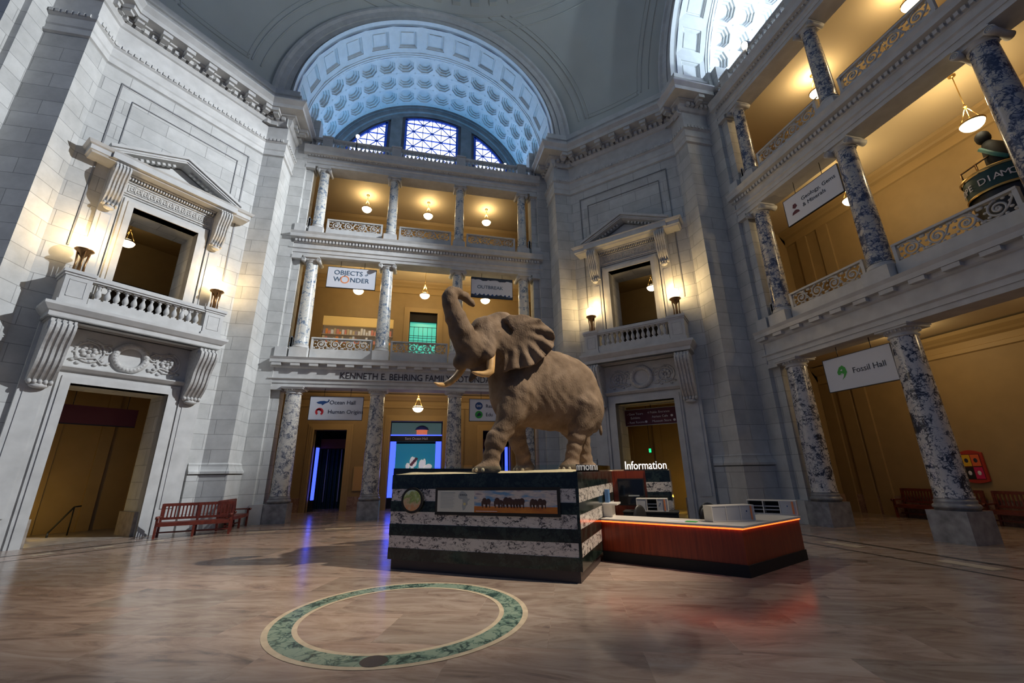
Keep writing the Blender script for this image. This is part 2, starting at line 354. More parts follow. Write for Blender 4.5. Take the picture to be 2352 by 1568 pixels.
def blocks(mb, path, step, wid, d0, d1, z0, z1, inset=.2):
    for p, t, n in along(path, step, inset):
        vs = [p + t*i*wid/2 + n*d + Vector((0,0,z)) for z in (z0,z1) for (i,d) in ((-1,d0),(1,d0),(1,d1),(-1,d1))]
        mb.add(vs, [(0,3,2,1),(4,5,6,7),(0,1,5,4),(1,2,6,5),(2,3,7,6),(3,0,4,7)])

# ---- floor
mb = MB(); mb.quad((-30,-22,0),(30,-22,0),(30,30,0),(-30,30,0)); struct(mb.build('floor', MAT['floor']))
def ring(r0, r1, mat, z=.004, n=96):
    mb = MB(); mb.lathe([(r0, z), (r1, z)], n, sm=False); return trim(mb, mat)
ring(1.78, 1.86, MAT['inlay_cream']); ring(1.50, 1.78, MAT['inlay_green'], .005); ring(1.43, 1.50, MAT['inlay_cream'])
mb = MB(); mb.lathe([(0, .007), (.155, .007)], 24, c=(-.29,-1.62,0), sm=False); trim(mb, MAT['inlay_dark'])
def octa(a, d):   # octagon outline: half-distance a on the axes, d on the diagonals
    k = d*math.sqrt(2) - a
    return [(a,-k),(a,k),(k,a),(-k,a),(-a,k),(-a,-k),(-k,-a),(k,-a)]
for a, d, wd in ((12.05, 13.52, .16), (10.83, 12.36, .09)):
    o = octa(a, d); i = octa(a-wd, d-wd); mb = MB()
    for k in range(8):
        k2 = (k+1) % 8; mb.quad((*i[k],.004),(*i[k2],.004),(*o[k2],.004),(*o[k],.004))
    trim(mb, MAT['inlay_dark'])
o = octa(11.6, 13.05); i = octa(11.25, 12.75); mb = MB()
for k in range(8):
    k2 = (k+1) % 8; A, B, C_, D_ = Vector(i[k]), Vector(i[k2]), Vector(o[k2]), Vector(o[k])
    n = 5
    for j in range(n):
        s0, s1 = (j+.32)/n, (j+.68)/n
        mb.quad((*A.lerp(B,s0),.0045),(*A.lerp(B,s1),.0045),(*D_.lerp(C_,s1),.0045),(*D_.lerp(C_,s0),.0045))
trim(mb, MAT['inlay_cream'])

# ---- piers with their two doorways each
UD, WD = 3.09, 15.11
def loc_pt(X, Y): return ((X+Y)*S2, (-X+Y)*S2)      # from the hall's axes to the frame of the bright pier
HALF = [loc_pt(*p) for p in ((-9.6,15.2),(-6.45,15.2),(-6.45,14.5),(-6.83,14.5),(-6.83,14.3),(-7.53,14.3),(-7.53,12.87),(-8.5,12.87))]
FULL = HALF + [(-u, w_) for u, w_ in reversed(HALF)]
PATH = FULL[5:-5]
DOORS = [(-1.39,1.39,0,5.14),(-1.12,1.12,7.6,12.27)]
for nm, rz in DIAGS:
    mb = MB()
    for seg in (HALF, FULL[8:]):
        for a, b in zip(seg, seg[1:]): mb.quad((*a,0),(*b,0),(*b,22.3),(*a,22.3))
    walls_with(mb, -UD, UD, 0, 22.3, WD, DOORS, 1.5)
    struct(mb.build('wall_%s_pier' % nm, MAT['ashlar'], None, (0,0,0), rz))
    # crowning entablature of the pier
    mb = MB(); P = PATH[::1]
    prof = [(-.05,17.98),(.08,18.05),(.08,18.14),(.03,18.18),(.03,18.36),(.07,18.42),(.07,18.80),(.15,18.86),(.17,19.04),(.02,19.08),(.02,19.96),(.10,20.0),(.18,20.12),(.20,20.15),(.20,20.37),(.30,20.42),(.40,20.44),(.40,20.52),(.84,20.54),(.84,20.76),(.98,20.95),(.98,21.03),(.50,21.10),(.50,21.62),(.58,21.66),(.58,21.74),(.42,21.78),(.42,22.15),(-.2,22.35)]
    mb.sweep(prof, P, -1); blocks(mb, P, .27, .16, .18, .36, 20.17, 20.36); blocks(mb, P, .92, .34, .36, .78, 20.34, 20.53, .45)
    blocks(mb, P, .92, .24, .36, .66, 20.22, 20.36, .45); blocks(mb, P, .2, .12, .14, .20, 18.88, 19.02, .12)
    trim(mb, MAT['stone'], rz)
    # base moulding, broken by the doorway
    for sg in (1, -1):
        mb = MB(); path = PATH[:3] if sg == 1 else PATH[-3:]
        path = list(path); 
        if sg == 1: path.append((2.62, WD))
        else: path.insert(0, (-2.62, WD))
        mb.sweep([(-.02,0),(.10,0),(.10,2.08),(.0,2.10),(.16,2.13),(.16,2.22),(.10,2.30),(.06,2.40),(.05,2.5),(-.01,2.58)], path, -1)
        trim(mb, MAT['ashlar'], rz)
    # sunk panel above the window, drawn by a thin raised fillet
    mb = MB()
    for (h, z0, z1, wd) in ((2.5, 10.0, 17.47, .05), (2.05, 13.0, 16.9, .03)):
        mb.box(-h, h, WD-.035, WD+.01, z1-wd, z1); mb.box(-h, -h+wd, WD-.035, WD+.01, z0, z1); mb.box(h-wd, h, WD-.035, WD+.01, z0, z1)
    trim(mb, MAT['lunette'], rz)
    # passage behind the ground doorway and chamber behind the window
    mb = MB(); y0, y1 = WD+1.5, 19.4
    walls_with(mb, -3, 3, 0, 5.7, y0, [(-1.39,1.39,0,5.14)]); mb.quad((-3,y0,0),(-3,y1,0),(-3,y1,5.7),(-3,y0,5.7)); mb.quad((3,y0,0),(3,y1,0),(3,y1,5.7),(3,y0,5.7)); mb.quad((-3,y1,0),(3,y1,0),(3,y1,5.7),(-3,y1,5.7)); mb.quad((-3,y0,5.7),(3,y0,5.7),(3,y1,5.7),(-3,y1,5.7))
    for u in (-2.2, -.6, 1.0, 2.4): mb.box(u-.2, u+.2, y1-.12, y1, 0, 5.5)
    struct(mb.build('wall_%s_passage' % nm, MAT['mustard'], None, (0,0,0), rz))
    mb = MB(); mb.quad((-3,y0-1.5,.004),(3,y0-1.5,.004),(3,y1,.004),(-3,y1,.004)); trim(mb, MAT['base'], rz)
    mb = MB()
    for sg in (-1, 1): mb.box(min(sg*1.28, sg*1.40), max(sg*1.28, sg*1.40), WD+.05, y0+.05, 0, .82)
    trim(mb, MAT['base'], rz)
    mb = MB(); y1 = 22.5
    walls_with(mb, -3, 3, 7.55, 14.2, y0, [(-1.12,1.12,7.6,12.27)]); mb.quad((-3,y0,7.55),(-3,y1,7.55),(-3,y1,14.2),(-3,y0,14.2)); mb.quad((3,y0,7.55),(3,y1,7.55),(3,y1,14.2),(3,y0,14.2)); mb.quad((-3,y1,7.55),(3,y1,7.55),(3,y1,14.2),(-3,y1,14.2)); mb.quad((-3,y0,14.2),(3,y0,14.2),(3,y1,14.2),(-3,y1,14.2)); mb.quad((-3,y0,7.55),(3,y0,7.55),(3,y1,7.55),(-3,y1,7.55))
    struct(mb.build('wall_%s_chamber' % nm, MAT['mustard'], None, (0,0,0), rz))
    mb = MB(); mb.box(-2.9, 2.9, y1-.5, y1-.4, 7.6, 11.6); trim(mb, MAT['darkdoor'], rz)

# ---- the two galleried arms
BEAMS = ([(0,6.12),(0,6.29),(.035,6.29),(.035,6.45),(.10,6.50),(.10,6.54),(.0,6.56),(0,7.02),(.05,7.05),(.09,7.10),(.09,7.25),(.28,7.26),(.28,7.41),(.34,7.53),(-.85,7.53),(-.85,6.12)],
         [(0,13.2),(0,13.37),(.035,13.37),(.035,13.55),(.09,13.60),(.09,13.64),(0,13.66),(0,13.93),(.05,13.96),(.05,14.12),(.11,14.16),(.26,14.19),(.26,14.37),(.32,14.5),(-.85,14.5),(-.85,13.2)],
         [(0,18.95),(0,19.11),(.035,19.11),(.035,19.28),(.09,19.33),(.09,19.36),(0,19.38),(0,19.56),(.08,19.62),(.22,19.66),(.22,19.93),(.30,20.15),(-.85,20.15),(-.85,18.95)])
YB = 20.0
HOLES = {'back': ([(-5.86,-4.03,0,4.6),(-1.5,1.7,0,5.17),(4.28,6.11,0,4.6)], [(-.76,1.09,7.45,12.5),(-6.2,-1.78,10.1,11.95),(1.95,6.3,10.1,11.95)]), 'side': ([], [(-.96,.9,7.45,12.45)])}
for nm, rz in ARMS:
    for k, prof in enumerate(BEAMS):
        mb = MB(); mb.sweep(prof, [(-7.0,14.35),(7.0,14.35)], 1, True)
        pth = [(6.9,14.35),(-6.9,14.35)]
        if k == 0: blocks(mb, [(6.9,14.35),(-6.9,14.35)], .86, .42, .05, .26, 7.12, 7.25)
        if k == 1: blocks(mb, [(6.9,14.35),(-6.9,14.35)], .17, .10, .03, .15, 13.98, 14.11)
        if k == 2: blocks(mb, [(6.9,14.35),(-6.9,14.35)], .16, .08, .03, .12, 19.56, 19.62)
        trim(mb, MAT['stone'], rz)
    # antae pilaster caps where the beams die into the piers
    mb = MB()
    for sg in (-1, 1):
        for z, h in ((5.95,.17),(13.0,.2),(18.75,.2)): mb.box(min(sg*6.36, sg*6.9), max(sg*6.36, sg*6.9), 14.30, 15.1, z, z+h)
        for z in (7.53, 14.5): mb.box(min(sg*6.36, sg*6.9), max(sg*6.36, sg*6.9), 14.22, 15.1, z, z+.55)
        mb.box(min(sg*6.36, sg*6.9), max(sg*6.36, sg*6.9), 14.22, 15.1, 0, .82)
    trim(mb, MAT['stone'], rz)
    # galleries
    h0, h1 = HOLES[nm]
    mb = MB(); walls_with(mb, -9.6, 9.6, 0, 6.85, YB, h0, .45)
    for sg in (-9.6, 9.6): mb.quad((sg,15.2,0),(sg,YB,0),(sg,YB,6.85),(sg,15.2,6.85))
    walls_with(mb, -9.6, 9.6, 7.5, 14.7, YB, h1, .35)
    for sg in (-9.6, 9.6): mb.quad((sg,15.2,7.5),(sg,YB,7.5),(sg,YB,14.7),(sg,15.2,14.7))
    mb.quad((-9.6,YB,14.8),(9.6,YB,14.8),(9.6,YB,19.5),(-9.6,YB,19.5))
    for sg in (-9.6, 9.6): mb.quad((sg,15.2,14.8),(sg,YB,14.8),(sg,YB,19.5),(sg,15.2,19.5))
    for x in ((-9.3,-8.4,-7.7,7.7,8.4,9.3) if nm == 'side' else (-8.9,-7.0,-2.5,2.75,7.0,8.9)):
        mb.box(x-.28, x+.28, YB-.1, YB, 0, 5.95)
    for x in (-8.6,-7.4,7.4,8.6): mb.box(x-.28, x+.28, YB-.1, YB, 7.5, 13.9)
    for sg in (-1, 1):
        for y in (16.0, 17.6, 19.2):
            mb.box(min(sg*9.6, sg*9.48), max(sg*9.6, sg*9.48), y-.3, y+.3, 0, 5.95); mb.box(min(sg*9.6, sg*9.48), max(sg*9.6, sg*9.48), y-.3, y+.3, 7.5, 13.9)
    struct(mb.build('wall_%s' % nm, MAT['mustard'], None, (0,0,0), rz))
    mb = MB()
    for z in (6.85, 14.7, 19.5): mb.box(-9.6, 9.6, 15.0, YB, z, z+.05)
    struct(mb.build('ceiling_%s' % nm, MAT['cream'], None, (0,0,0), rz))
    mb = MB()
    for z in (7.42, 14.78): mb.box(-9.6, 9.6, 15.1, YB, z, z+.07)
    struct(mb.build('floor_%s_gallery' % nm, MAT['base'], None, (0,0,0), rz))
    mb = MB(); mb.box(-7.6, 7.6, 15.0, YB, 20.0, 20.12); struct(mb.build('floor_%s_roof' % nm, MAT['stone'], None, (0,0,0), rz))
    mb = MB()
    for z in (5.95, 13.85, 18.7):
        pr_ = [(0,z),(.07,z+.04),(.07,z+.2),(.03,z+.22),(.03,z+.45),(.14,z+.52),(.2,z+.6),(.34,z+.72),(.40,z+.84)]
        if z > 18: pr_ = [(0,z),(.1,z+.1),(.1,z+.4),(.3,z+.6),(.4,z+.78)]
        mb.sweep(pr_, [(9.6,YB),(-9.6,YB)], -1)
    trim(mb, MAT['mustard2'], rz)
    mb = MB(); xs = sorted([-9.6, 9.6] + [v for h in h0 for v in h[:2]])
    for a, b in zip(xs[::2], xs[1::2]): mb.box(a, b, YB-.04, YB, 0, .78)
    for sg in (-1, 1): mb.box(min(sg*9.6, sg*9.55), max(sg*9.6, sg*9.55), 15.2, YB, 0, .78)
    struct(mb.build('baseboard_%s' % nm, MAT['pink'], None, (0,0,0), rz))
    # door and window casings on the gallery walls
    for hs, zb in ((h0, 0), (h1, 7.5)):
        for h in hs:
            if h[2] > 9: continue
            mb = MB(); f = .36; z0 = max(h[2], zb)
            for (wd, dd) in ((f, .06), (f*.66, .11), (f*.3, .15)):
                mb.box(h[0]-wd, h[0], YB-dd, YB+.05, z0, h[3]+wd); mb.box(h[1], h[1]+wd, YB-dd, YB+.05, z0, h[3]+wd); mb.box(h[0], h[1], YB-dd, YB+.05, h[3], h[3]+wd)
            trim(mb, MAT['mustard2'], rz)
    # ---- barrel vault
    def vp(th, y, dep=0.0): r_ = RV + dep; return (-r_*math.cos(th), y, ZC + r_*math.sin(th))
    mb = MB()
    def cell(t0, t1, y0, y1, shape, levels, mb=mb):
        tc, yc = (t0+t1)/2, (y0+y1)/2; ht, hy = (t1-t0)/2, (y1-y0)/2
        def pt(a, b, d): return vp(tc + a*ht, yc + b*hy, d)
        n = len(shape); f0, d0 = levels[0]; cor = [(-1,-1),(1,-1),(1,1),(-1,1)]
        if n == 4:
            vs = [pt(*c, 0) for c in cor] + [pt(c[0]*f0, c[1]*f0, 0) for c in cor]
            mb.add(vs, [(k,(k+1)%4,4+(k+1)%4,4+k) for k in range(4)])
        else:
            vs = [pt(*c, 0) for c in cor] + [pt(a*f0, b*f0, 0) for a, b in shape]
            fs = []
            for k in range(4):      # octagon vertices 2k, 2k+1 lie along side k
                fs.append((k, (k+1)%4, 4+2*k+1, 4+2*k)); fs.append(((k+1)%4, 4+(2*k+2)%8, 4+2*k+1))
            mb.add(vs, fs)
        prev = [pt(a*f0, b*f0, 0) for a, b in shape]
        for f_, d_ in levels[1:]:
            cur = [pt(a*f_, b*f_, d_) for a, b in shape]
            mb.add(prev + cur, [(k,(k+1)%n,n+(k+1)%n,n+k) for k in range(n)]); prev = cur
        mb.add(prev, [tuple(range(n))])
    q = .42
    OCT = [(-q,-1),(q,-1),(1,-q),(1,q),(q,1),(-q,1),(-1,q),(-1,-q)]; SQ = [(-1,-1),(1,-1),(1,1),(-1,1)]
    for k in range(13): cell(PI*k/13, PI*(k+1)/13, 13.0, 14.75, SQ, [(.66,0),(.66,.05),(.60,.05),(.52,.16),(.44,.16),(.44,.11)])
    NC = 18
    for r in range(3):
        for k in range(NC): cell(PI*k/NC, PI*(k+1)/NC, 15.1+1.27*r, 15.1+1.27*(r+1), OCT, [(.86,0),(.86,.11),(.70,.11),(.70,.24),(.54,.24),(.54,.34)])
    for k in range(NC):      # little sunk diamonds between the coffers
        for r in range(4):
            th = PI*k/NC; y = 15.1 + 1.27*r; e = .10; c = [vp(th+e/RV*1, y, -.012), vp(th, y+e, -.012), vp(th-e/RV, y, -.012), vp(th, y-e, -.012)]
            mb.add([vp(th+e/RV, y, .0), vp(th, y+e, .0), vp(th-e/RV, y, .0), vp(th, y-e, .0), vp(th, y, -.06)], [(0,1,4),(1,2,4),(2,3,4),(3,0,4)])
    n = 60
    def band(prof, mb=mb, n=60):
        vs = []
        th = [0]*1 + [PI*k/n for k in range(n+1)] + [PI]
        for i, t in enumerate(th):
            for d, y in prof:
                p = vp(t, y, d); z = 19.9 if i in (0, len(th)-1) else p[2]; vs.append((p[0], p[1], z))
        m_ = len(prof)
        mb.add(vs, [(i*m_+k, (i+1)*m_+k, (i+1)*m_+k+1, i*m_+k+1) for i in range(len(th)-1) for k in range(m_-1)])
    band([(0,14.75),(-.06,14.78),(-.06,14.88),(-.10,14.9),(-.10,15.0),(0,15.04),(0,15.1)]); band([(0,18.91),(0,19.6)]); band([(.0,12.6),(0,13.0)])
    for sg in (-1, 1): mb.quad((sg*RV,12.9,19.9),(sg*RV,19.6,19.9),(sg*RV,19.6,ZC),(sg*RV,12.9,ZC))
    struct(mb.build('ceiling_%s_vault' % nm, MAT['vault'], None, (0,0,0), rz))
    # archivolt facing the hall
    mb = MB(); band([(0,13.0),(0,12.84),(.22,12.84),(.22,12.77),(.52,12.77),(.52,12.70),(.82,12.66),(.95,12.56),(1.1,12.56),(1.1,13.1)], mb)
    trim(mb, MAT['stone'], rz)
    # flat dark faces painting the shade inside arched niches at the vault's foot
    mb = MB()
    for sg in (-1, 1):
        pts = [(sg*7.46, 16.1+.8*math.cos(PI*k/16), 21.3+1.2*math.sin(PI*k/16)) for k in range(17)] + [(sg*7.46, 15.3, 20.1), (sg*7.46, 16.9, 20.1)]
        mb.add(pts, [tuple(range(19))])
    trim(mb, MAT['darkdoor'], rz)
    # ---- lunette wall
    mb = MB(); pts = [vp(PI*k/48, 19.62, -.02) for k in range(49)] + [(7.5,19.62,19.9),(-7.5,19.62,19.9)]
    mb.add(pts, [tuple(range(51))]); struct(mb.build('wall_%s_lunette' % nm, MAT['lunette'], None, (0,0,0), rz))
    mb = MB(); band([(-.0,19.15),(-.2,19.15),(-.2,19.22),(-.5,19.25),(-.55,19.35),(-.8,19.38),(-.8,19.62)], mb)
    for x in (-2.6, 2.75): mb.box(x-.42, x+.42, 19.4, 19.62, 20.1, 28.6)
    trim(mb, MAT['lunette'], rz)

# ---- dome on pendentives
RD = 15.45
mb = MB(); NA, NE_ = 360, 44; e1_ = math.asin((30.85-ZC)/RD)
pts = [[(RD*math.cos(e)*math.cos(a), RD*math.cos(e)*math.sin(a), ZC+RD*math.sin(e)) for a in [2*PI*k/NA for k in range(NA)]] for e in [e1_*j/NE_ for j in range(NE_+1)]]
mb.v = [p for row in pts for p in row]
for j in range(NE_):
    for k in range(NA):
        f = (j*NA+k, j*NA+(k+1)%NA, (j+1)*NA+(k+1)%NA, (j+1)*NA+k)
        cx = sum(mb.v[i][0] for i in f)/4; cy = sum(mb.v[i][1] for i in f)/4
        if max(abs(cx), abs(cy)) > 12.87: continue
        mb.f.append(f); mb.m.append(0); mb.smooth.append(True)
struct(mb.build('ceiling_pendentives', MAT['dome']))
mb = MB(); mb.lathe([(12.73,30.85),(12.6,30.85),(12.6,31.0),(12.45,31.05),(12.45,31.35),(12.25,31.4),(12.25,31.7),(12.0,31.75)] + [(12.0*math.cos(t), 31.75+6.6*math.sin(t)) for t in [R(3)*k for k in range(1, 25)]], 96)
struct(mb.build('ceiling_dome', MAT['dome']))
mb = MB()
for k in range(64):
    a = 2*PI*k/64; mb.cbox((12.33*math.cos(a), 12.33*math.sin(a), 31.5), (.25,.5,.3), Matrix.Rotation(a, 3, 'Z'))
trim(mb, MAT['dome'])
mb = MB()
def arc_on_dome(y, sy, swap):
    r_ = math.sqrt(RD*RD - y*y); pts = []; out = []
    for k in range(121):
        t = PI*k/120; x, z = -r_*math.cos(t), ZC + r_*math.sin(t)
        p = (x, y*sy, z) if not swap else (y*sy, x, z)
        if max(abs(p[0]), abs(p[1])) > y + .02 or math.hypot(p[0], p[1]) < 12.74 or z < 23.3:
            if len(pts) > 2: out.append(pts)
            pts = []
        else: pts.append(p)
    if len(pts) > 2: out.append(pts)
    return out
for swap in (False, True):
    for sy in (1, -1):
        for y, rad in ((12.05,.05),(11.9,.03),(12.33,.04)):
            for pts in arc_on_dome(y, sy, swap): mb.tube(pts, rad, 5)
for z, rad in ((23.35,.05),(23.6,.03)):
    r_ = math.sqrt(RD*RD-(z-ZC)**2)
    for q in range(4):
        pts = []
        for k in range(61):
            a = PI/4 + q*PI/2 + R(-30 + k); p = (r_*math.cos(a), r_*math.sin(a), z)
            if max(abs(p[0]), abs(p[1])) < 12.05: pts.append(p)
        mb.tube(pts, rad, 5)
for rr_, z in ((12.74,30.85),(12.9,30.6),(13.2,30.13)): mb.tube([(rr_*math.cos(2*PI*k/96), rr_*math.sin(2*PI*k/96), z) for k in range(97)], .05, 5)
trim(mb, MAT['dome'])

# ================================================================== THINGS
def rot2(x, y, rz): return (x*math.cos(rz)-y*math.sin(rz), x*math.sin(rz)+y*math.cos(rz))
def at(x, y, z, rz): return (*rot2(x, y, rz), z)

# ---- columns
def make_column(storey, mat, label, group, loc, rz):
    t = thing('marble_column', label, 'column', loc, rz, group)
    if storey == 0:
        H, hb, r0, r1 = 6.12, .81, .405, .345
        MB().box(-.475,.475,-.475,.475,0,hb).build('plinth_block', MAT['greyblock'], t)
        b = MB(); b.lathe([(0,hb),(.465,hb),(.465,hb+.06),(.49,hb+.06),(.50,hb+.11),(.47,hb+.16),(.44,hb+.17),(.44,hb+.2),(.45,hb+.23),(.44,hb+.27),(r0+.01,hb+.28),(r0+.01,hb+.32)], 32); b.build('base_moulding', MAT['greyblock'], t); zs = hb+.32
        ze = H-.34
        c = MB(); c.lathe([(r1,ze),(r1+.04,ze+.01),(r1+.04,ze+.05),(r1,ze+.06),(r1,ze+.13),(r1+.03,ze+.14),(r1+.05,ze+.17),(r1+.10,ze+.23)], 32)
        for k in range(24):
            a = 2*PI*k/24; c.ball(((r1+.075)*math.cos(a), (r1+.075)*math.sin(a), ze+.19), (.035,.035,.05), 6, 4)
        c.box(-.47,.47,-.47,.47,ze+.23,ze+.31); c.box(-.5,.5,-.5,.5,ze+.29,H-0.002)
        c.build('capital', MAT['stone'], t)
    else:
        H, hb, r0, r1 = (5.67,.56,.345,.285) if storey == 1 else (4.45,.50,.285,.235)
        hw = r0+.07
        MB().box(-hw,hw,-hw,hw,0,hb).build('pedestal', MAT['stone'], t)
        b = MB(); b.lathe([(0,hb),(r0+.055,hb),(r0+.075,hb+.04),(r0+.05,hb+.09),(r0+.03,hb+.10),(r0+.03,hb+.13),(r0+.04,hb+.15),(r0+.01,hb+.19),(r0,hb+.2)], 32); b.build('base_moulding', MAT['stone'], t); zs = hb+.2
        ze = H-.36 if storey == 1 else H-.30
        k_ = 1 if storey == 1 else .82
        vols = []
        for sx in (-1,1):
            for j in range(1):
                c = MB(); vols.append(c)
                x = sx*(r1+.09*k_); R_ = .125*k_
                pr = []
                c.tube([(x,-r1-.10,ze+.12*k_),(x,-r1*.4,ze+.12*k_),(x,r1*.4,ze+.12*k_),(x,r1+.10,ze+.12*k_)], [R_,R_*.7,R_*.7,R_], 14)
                for sy in (-1,1):      # spiral on the face of each scroll
                    pts = []
                    for q in range(26):
                        a = q*.55; rr = R_*(1-q/28); pts.append((x+rr*.92*math.cos(a)*sx, sy*(r1+.105), ze+.12*k_+rr*.92*math.sin(a)))
                    c.tube(pts, .013*k_, 4)
        c2 = MB(); c2.lathe([(r1,ze),(r1+.03,ze+.01),(r1+.03,ze+.04),(r1,ze+.05),(r1+.02,ze+.08),(r1+.07*k_,ze+.15*k_)], 28)
        c2.box(-r1-.08,r1+.08,-r1-.04,r1+.04,ze+.13*k_,ze+.25*k_)
        c2.box(-r1-.12,r1+.12,-r1-.12,r1+.12,ze+.25*k_,ze+.30*k_); c2.box(-r1-.09,r1+.09,-r1-.09,r1+.09,ze+.29*k_,H-.002)
        cap = c2.build('capital', MAT['stone'], t)
        for v in vols: v.build('scroll', MAT['stone'], cap)
    s = MB(); prof = [(r0+.02,zs),(r0+.02,zs+.03),(r0,zs+.06)]
    for k in range(1, 12):
        f = k/11; prof.append((r0-(r0-r1)*(f**1.6), zs+.06+(ze-zs-.06)*f))
    s.lathe(prof, 36); s.build('shaft', mat, t)
    return t
ZS = (0, 7.53, 14.5)
GRP = 'columns of the galleries'
LAB_BACK = [
 ['pale veined marble ground-floor column between the slatted bench and the Ocean Hall sign', 'grey veined marble ground-floor column between the Ocean Hall sign and the blue-lit doorway', 'grey veined marble ground-floor column between the blue-lit doorway and the striding elephant', 'grey marble ground-floor column hidden behind the elephant, next to the dim pier'],
 ['blue-streaked marble column of the middle gallery at the outer end of the Objects of Wonder banner', 'blue-streaked marble column between the Objects of Wonder banner and the teal window', 'blue-streaked marble column rising behind the raised elephant trunk', 'blue-streaked marble column of the middle gallery between the Outbreak banner and the dim pier'],
 ['pale marble top-gallery column standing first beside the brightly lit pier', 'pale marble top-gallery column above the Objects of Wonder banner, second from the bright pier', 'pale marble top-gallery column third from the brightly lit pier', 'pale marble top-gallery column of the far side, next to the dim pier']]
LAB_SIDE = [
 ['black-and-white breccia column behind the information desk, between Fossil Hall sign and dim pier', 'black-and-white breccia column with two white patches before the red benches', None],
 ['blue-gold marble column of the balcony between the dim pier and the Geology sign', 'blue-gold marble column between the Geology sign and the long carved balustrade', 'thick blue marble column with big scroll capital beside the hanging bowl lamp'],
 ['slim speckled marble column of the uppermost balcony, tucked against the dim pier', 'slim speckled marble column of the uppermost balcony, out along the rail from the dim pier', None]]
XS = (-5.86, -1.952, 1.952, 5.86)
for (nm, rz), labs in zip(ARMS, (LAB_BACK, LAB_SIDE)):
    for st in range(3):
        proto = None
        mat = MAT[('col_n' if st == 0 else 'col_n2') if nm == 'back' else ('col_e' if st == 0 else 'col_e2')]
        for x, lb in zip(XS, labs[st]):
            if lb is None: continue
            loc = at(x, 14.67, ZS[st], rz)
            if proto is None: proto = make_column(st, mat, lb, GRP, loc, rz)
            else: dup(proto, loc, rz, lb)

# ---- carved balustrade panels
def scroll(mb, cx, cz, r, d, turns=1.75, y=0, rad=.022):
    pts = []
    for k in range(30):
        f = k/29; a = d*f*turns*2*PI + PI/2; rr = r*(1-.82*f); pts.append((cx+rr*math.cos(a), y, cz+rr*math.sin(a)))
    mb.tube(pts, rad, 5)
    for k in range(6):
        a = 2*PI*k/6; mb.ball((cx+r*.16*math.cos(a), y, cz+r*.16*math.sin(a)), r*.12, 6, 4)
def make_panel(width, label, loc, rz, base=.55, h=.67):
    t = thing('carved_balustrade', label, 'balustrade', loc, rz, 'pierced stone balustrades of the galleries')
    w2 = width/2
    MB().box(-w2,w2,-.11,.11,0,base).build('plinth_course', MAT['stone'], t)
    f = MB(); f.box(-w2,w2,-.07,.07,base,base+.06); f.box(-w2,w2,-.085,.085,base+h-.07,base+h); f.box(-w2,-w2+.10,-.07,.07,base+.06,base+h-.07); f.box(w2-.10,w2,-.07,.07,base+.06,base+h-.07)
    f.build('frame', MAT['stone'], t)
    c = MB(); zc = base+h/2; n = max(1, int(width/.62)); st = (width-.24)/n
    for k in range(n):
        x = -w2+.12+st*(k+.5); d = 1 if k % 2 else -1; r = min(.24, st*.42)
        scroll(c, x, zc, r, d, rad=.03)
        c.tube([(x-st*.5, 0, zc-.2*d), (x-st*.25, 0, zc-.24*d), (x, 0, zc-.22*d), (x+st*.3, 0, zc-.05*d), (x+st*.5, 0, zc+.2*d)], .026, 5)
        for j in range(9):
            a = 2*PI*j/9+.3; c.ball((x+r*1.12*math.cos(a), 0, zc+min(.25,r*1.12)*math.sin(a)), (.05,.03,.038), 6, 4)
        for sx in (-.46,.46):
            for sz in (-.2,.2): c.ball((x+st*sx, 0, zc+sz), (.06,.03,.05), 6, 4)
    c.build('scrollwork', MAT['carved'], t)
    return t
def put_panels():
    wide = {}
    for (nm, rz) in ARMS:
        for st in (1, 2):
            for i in range(-1, 4):
                if nm == 'side' and i > 1: continue
                if i in (-1, 3): a, b = ((-6.36, -5.86-.42) if i == -1 else (5.86+.42, 6.36)); 
                else: a, b = XS[i]+.46, XS[i+1]-.46
                lab = {('back',1,-1):'sliver of pierced stone balustrade behind the outermost middle-gallery column by the bright pier',('back',1,0):'pierced stone balustrade under the lit shelf display',('back',1,1):'pierced stone balustrade below the teal window',('back',1,2):'pierced stone balustrade hidden behind the elephant ear',('back',1,3):'sliver of pierced balustrade beside the dim pier behind the elephant',
                       ('back',2,-1):'short pierced balustrade at the top gallery beside the bright pier',('back',2,0):'pierced stone balustrade of the top gallery above the Objects of Wonder banner',('back',2,1):'middle pierced stone balustrade of the far top gallery',('back',2,2):'pierced stone balustrade of the top gallery above the Outbreak banner',('back',2,3):'short pierced balustrade at the far top gallery beside the dim pier',
                       ('side',1,-1):'short pierced stone balustrade between the dim pier and the balcony column',('side',1,0):'pierced stone balustrade below the Geology sign',('side',1,1):'long pierced stone balustrade with scrolls in front of the mustard wall and dark doorway',
                       ('side',2,-1):'sliver of pierced balustrade at the uppermost side balcony by the dim pier',('side',2,0):'pierced stone balustrade between the two slim uppermost columns',('side',2,1):'pierced stone balustrade with thin handrail running up out of view'}[(nm,st,i)]
                key = round(b-a, 2); loc = at((a+b)/2, 14.67, ZS[st], rz)
                if key in wide: dup(wide[key], loc, rz, lab)
                else: wide[key] = make_panel(b-a, lab, loc, rz)
put_panels()
# brass handrails above the side balcony panels
for i, lb in ((0, 'thin brass handrail between the two slim uppermost columns'), (1, 'thin brass handrail over the uppermost side balustrade')):
    t = thing('handrail', lb, 'handrail', at((XS[i]+XS[i+1])/2, 14.8, 14.5, -PI/2), -PI/2)
    m = MB(); m.tube([(-1.5,0,1.42),(1.5,0,1.42)], .025, 6); m.build('rail', MAT['brass'], t)
    for x in (-1.42,0,1.42): q = MB(); q.tube([(x,0,0),(x,0,1.40)], .015, 5); q.build('post', MAT['brass'], t)

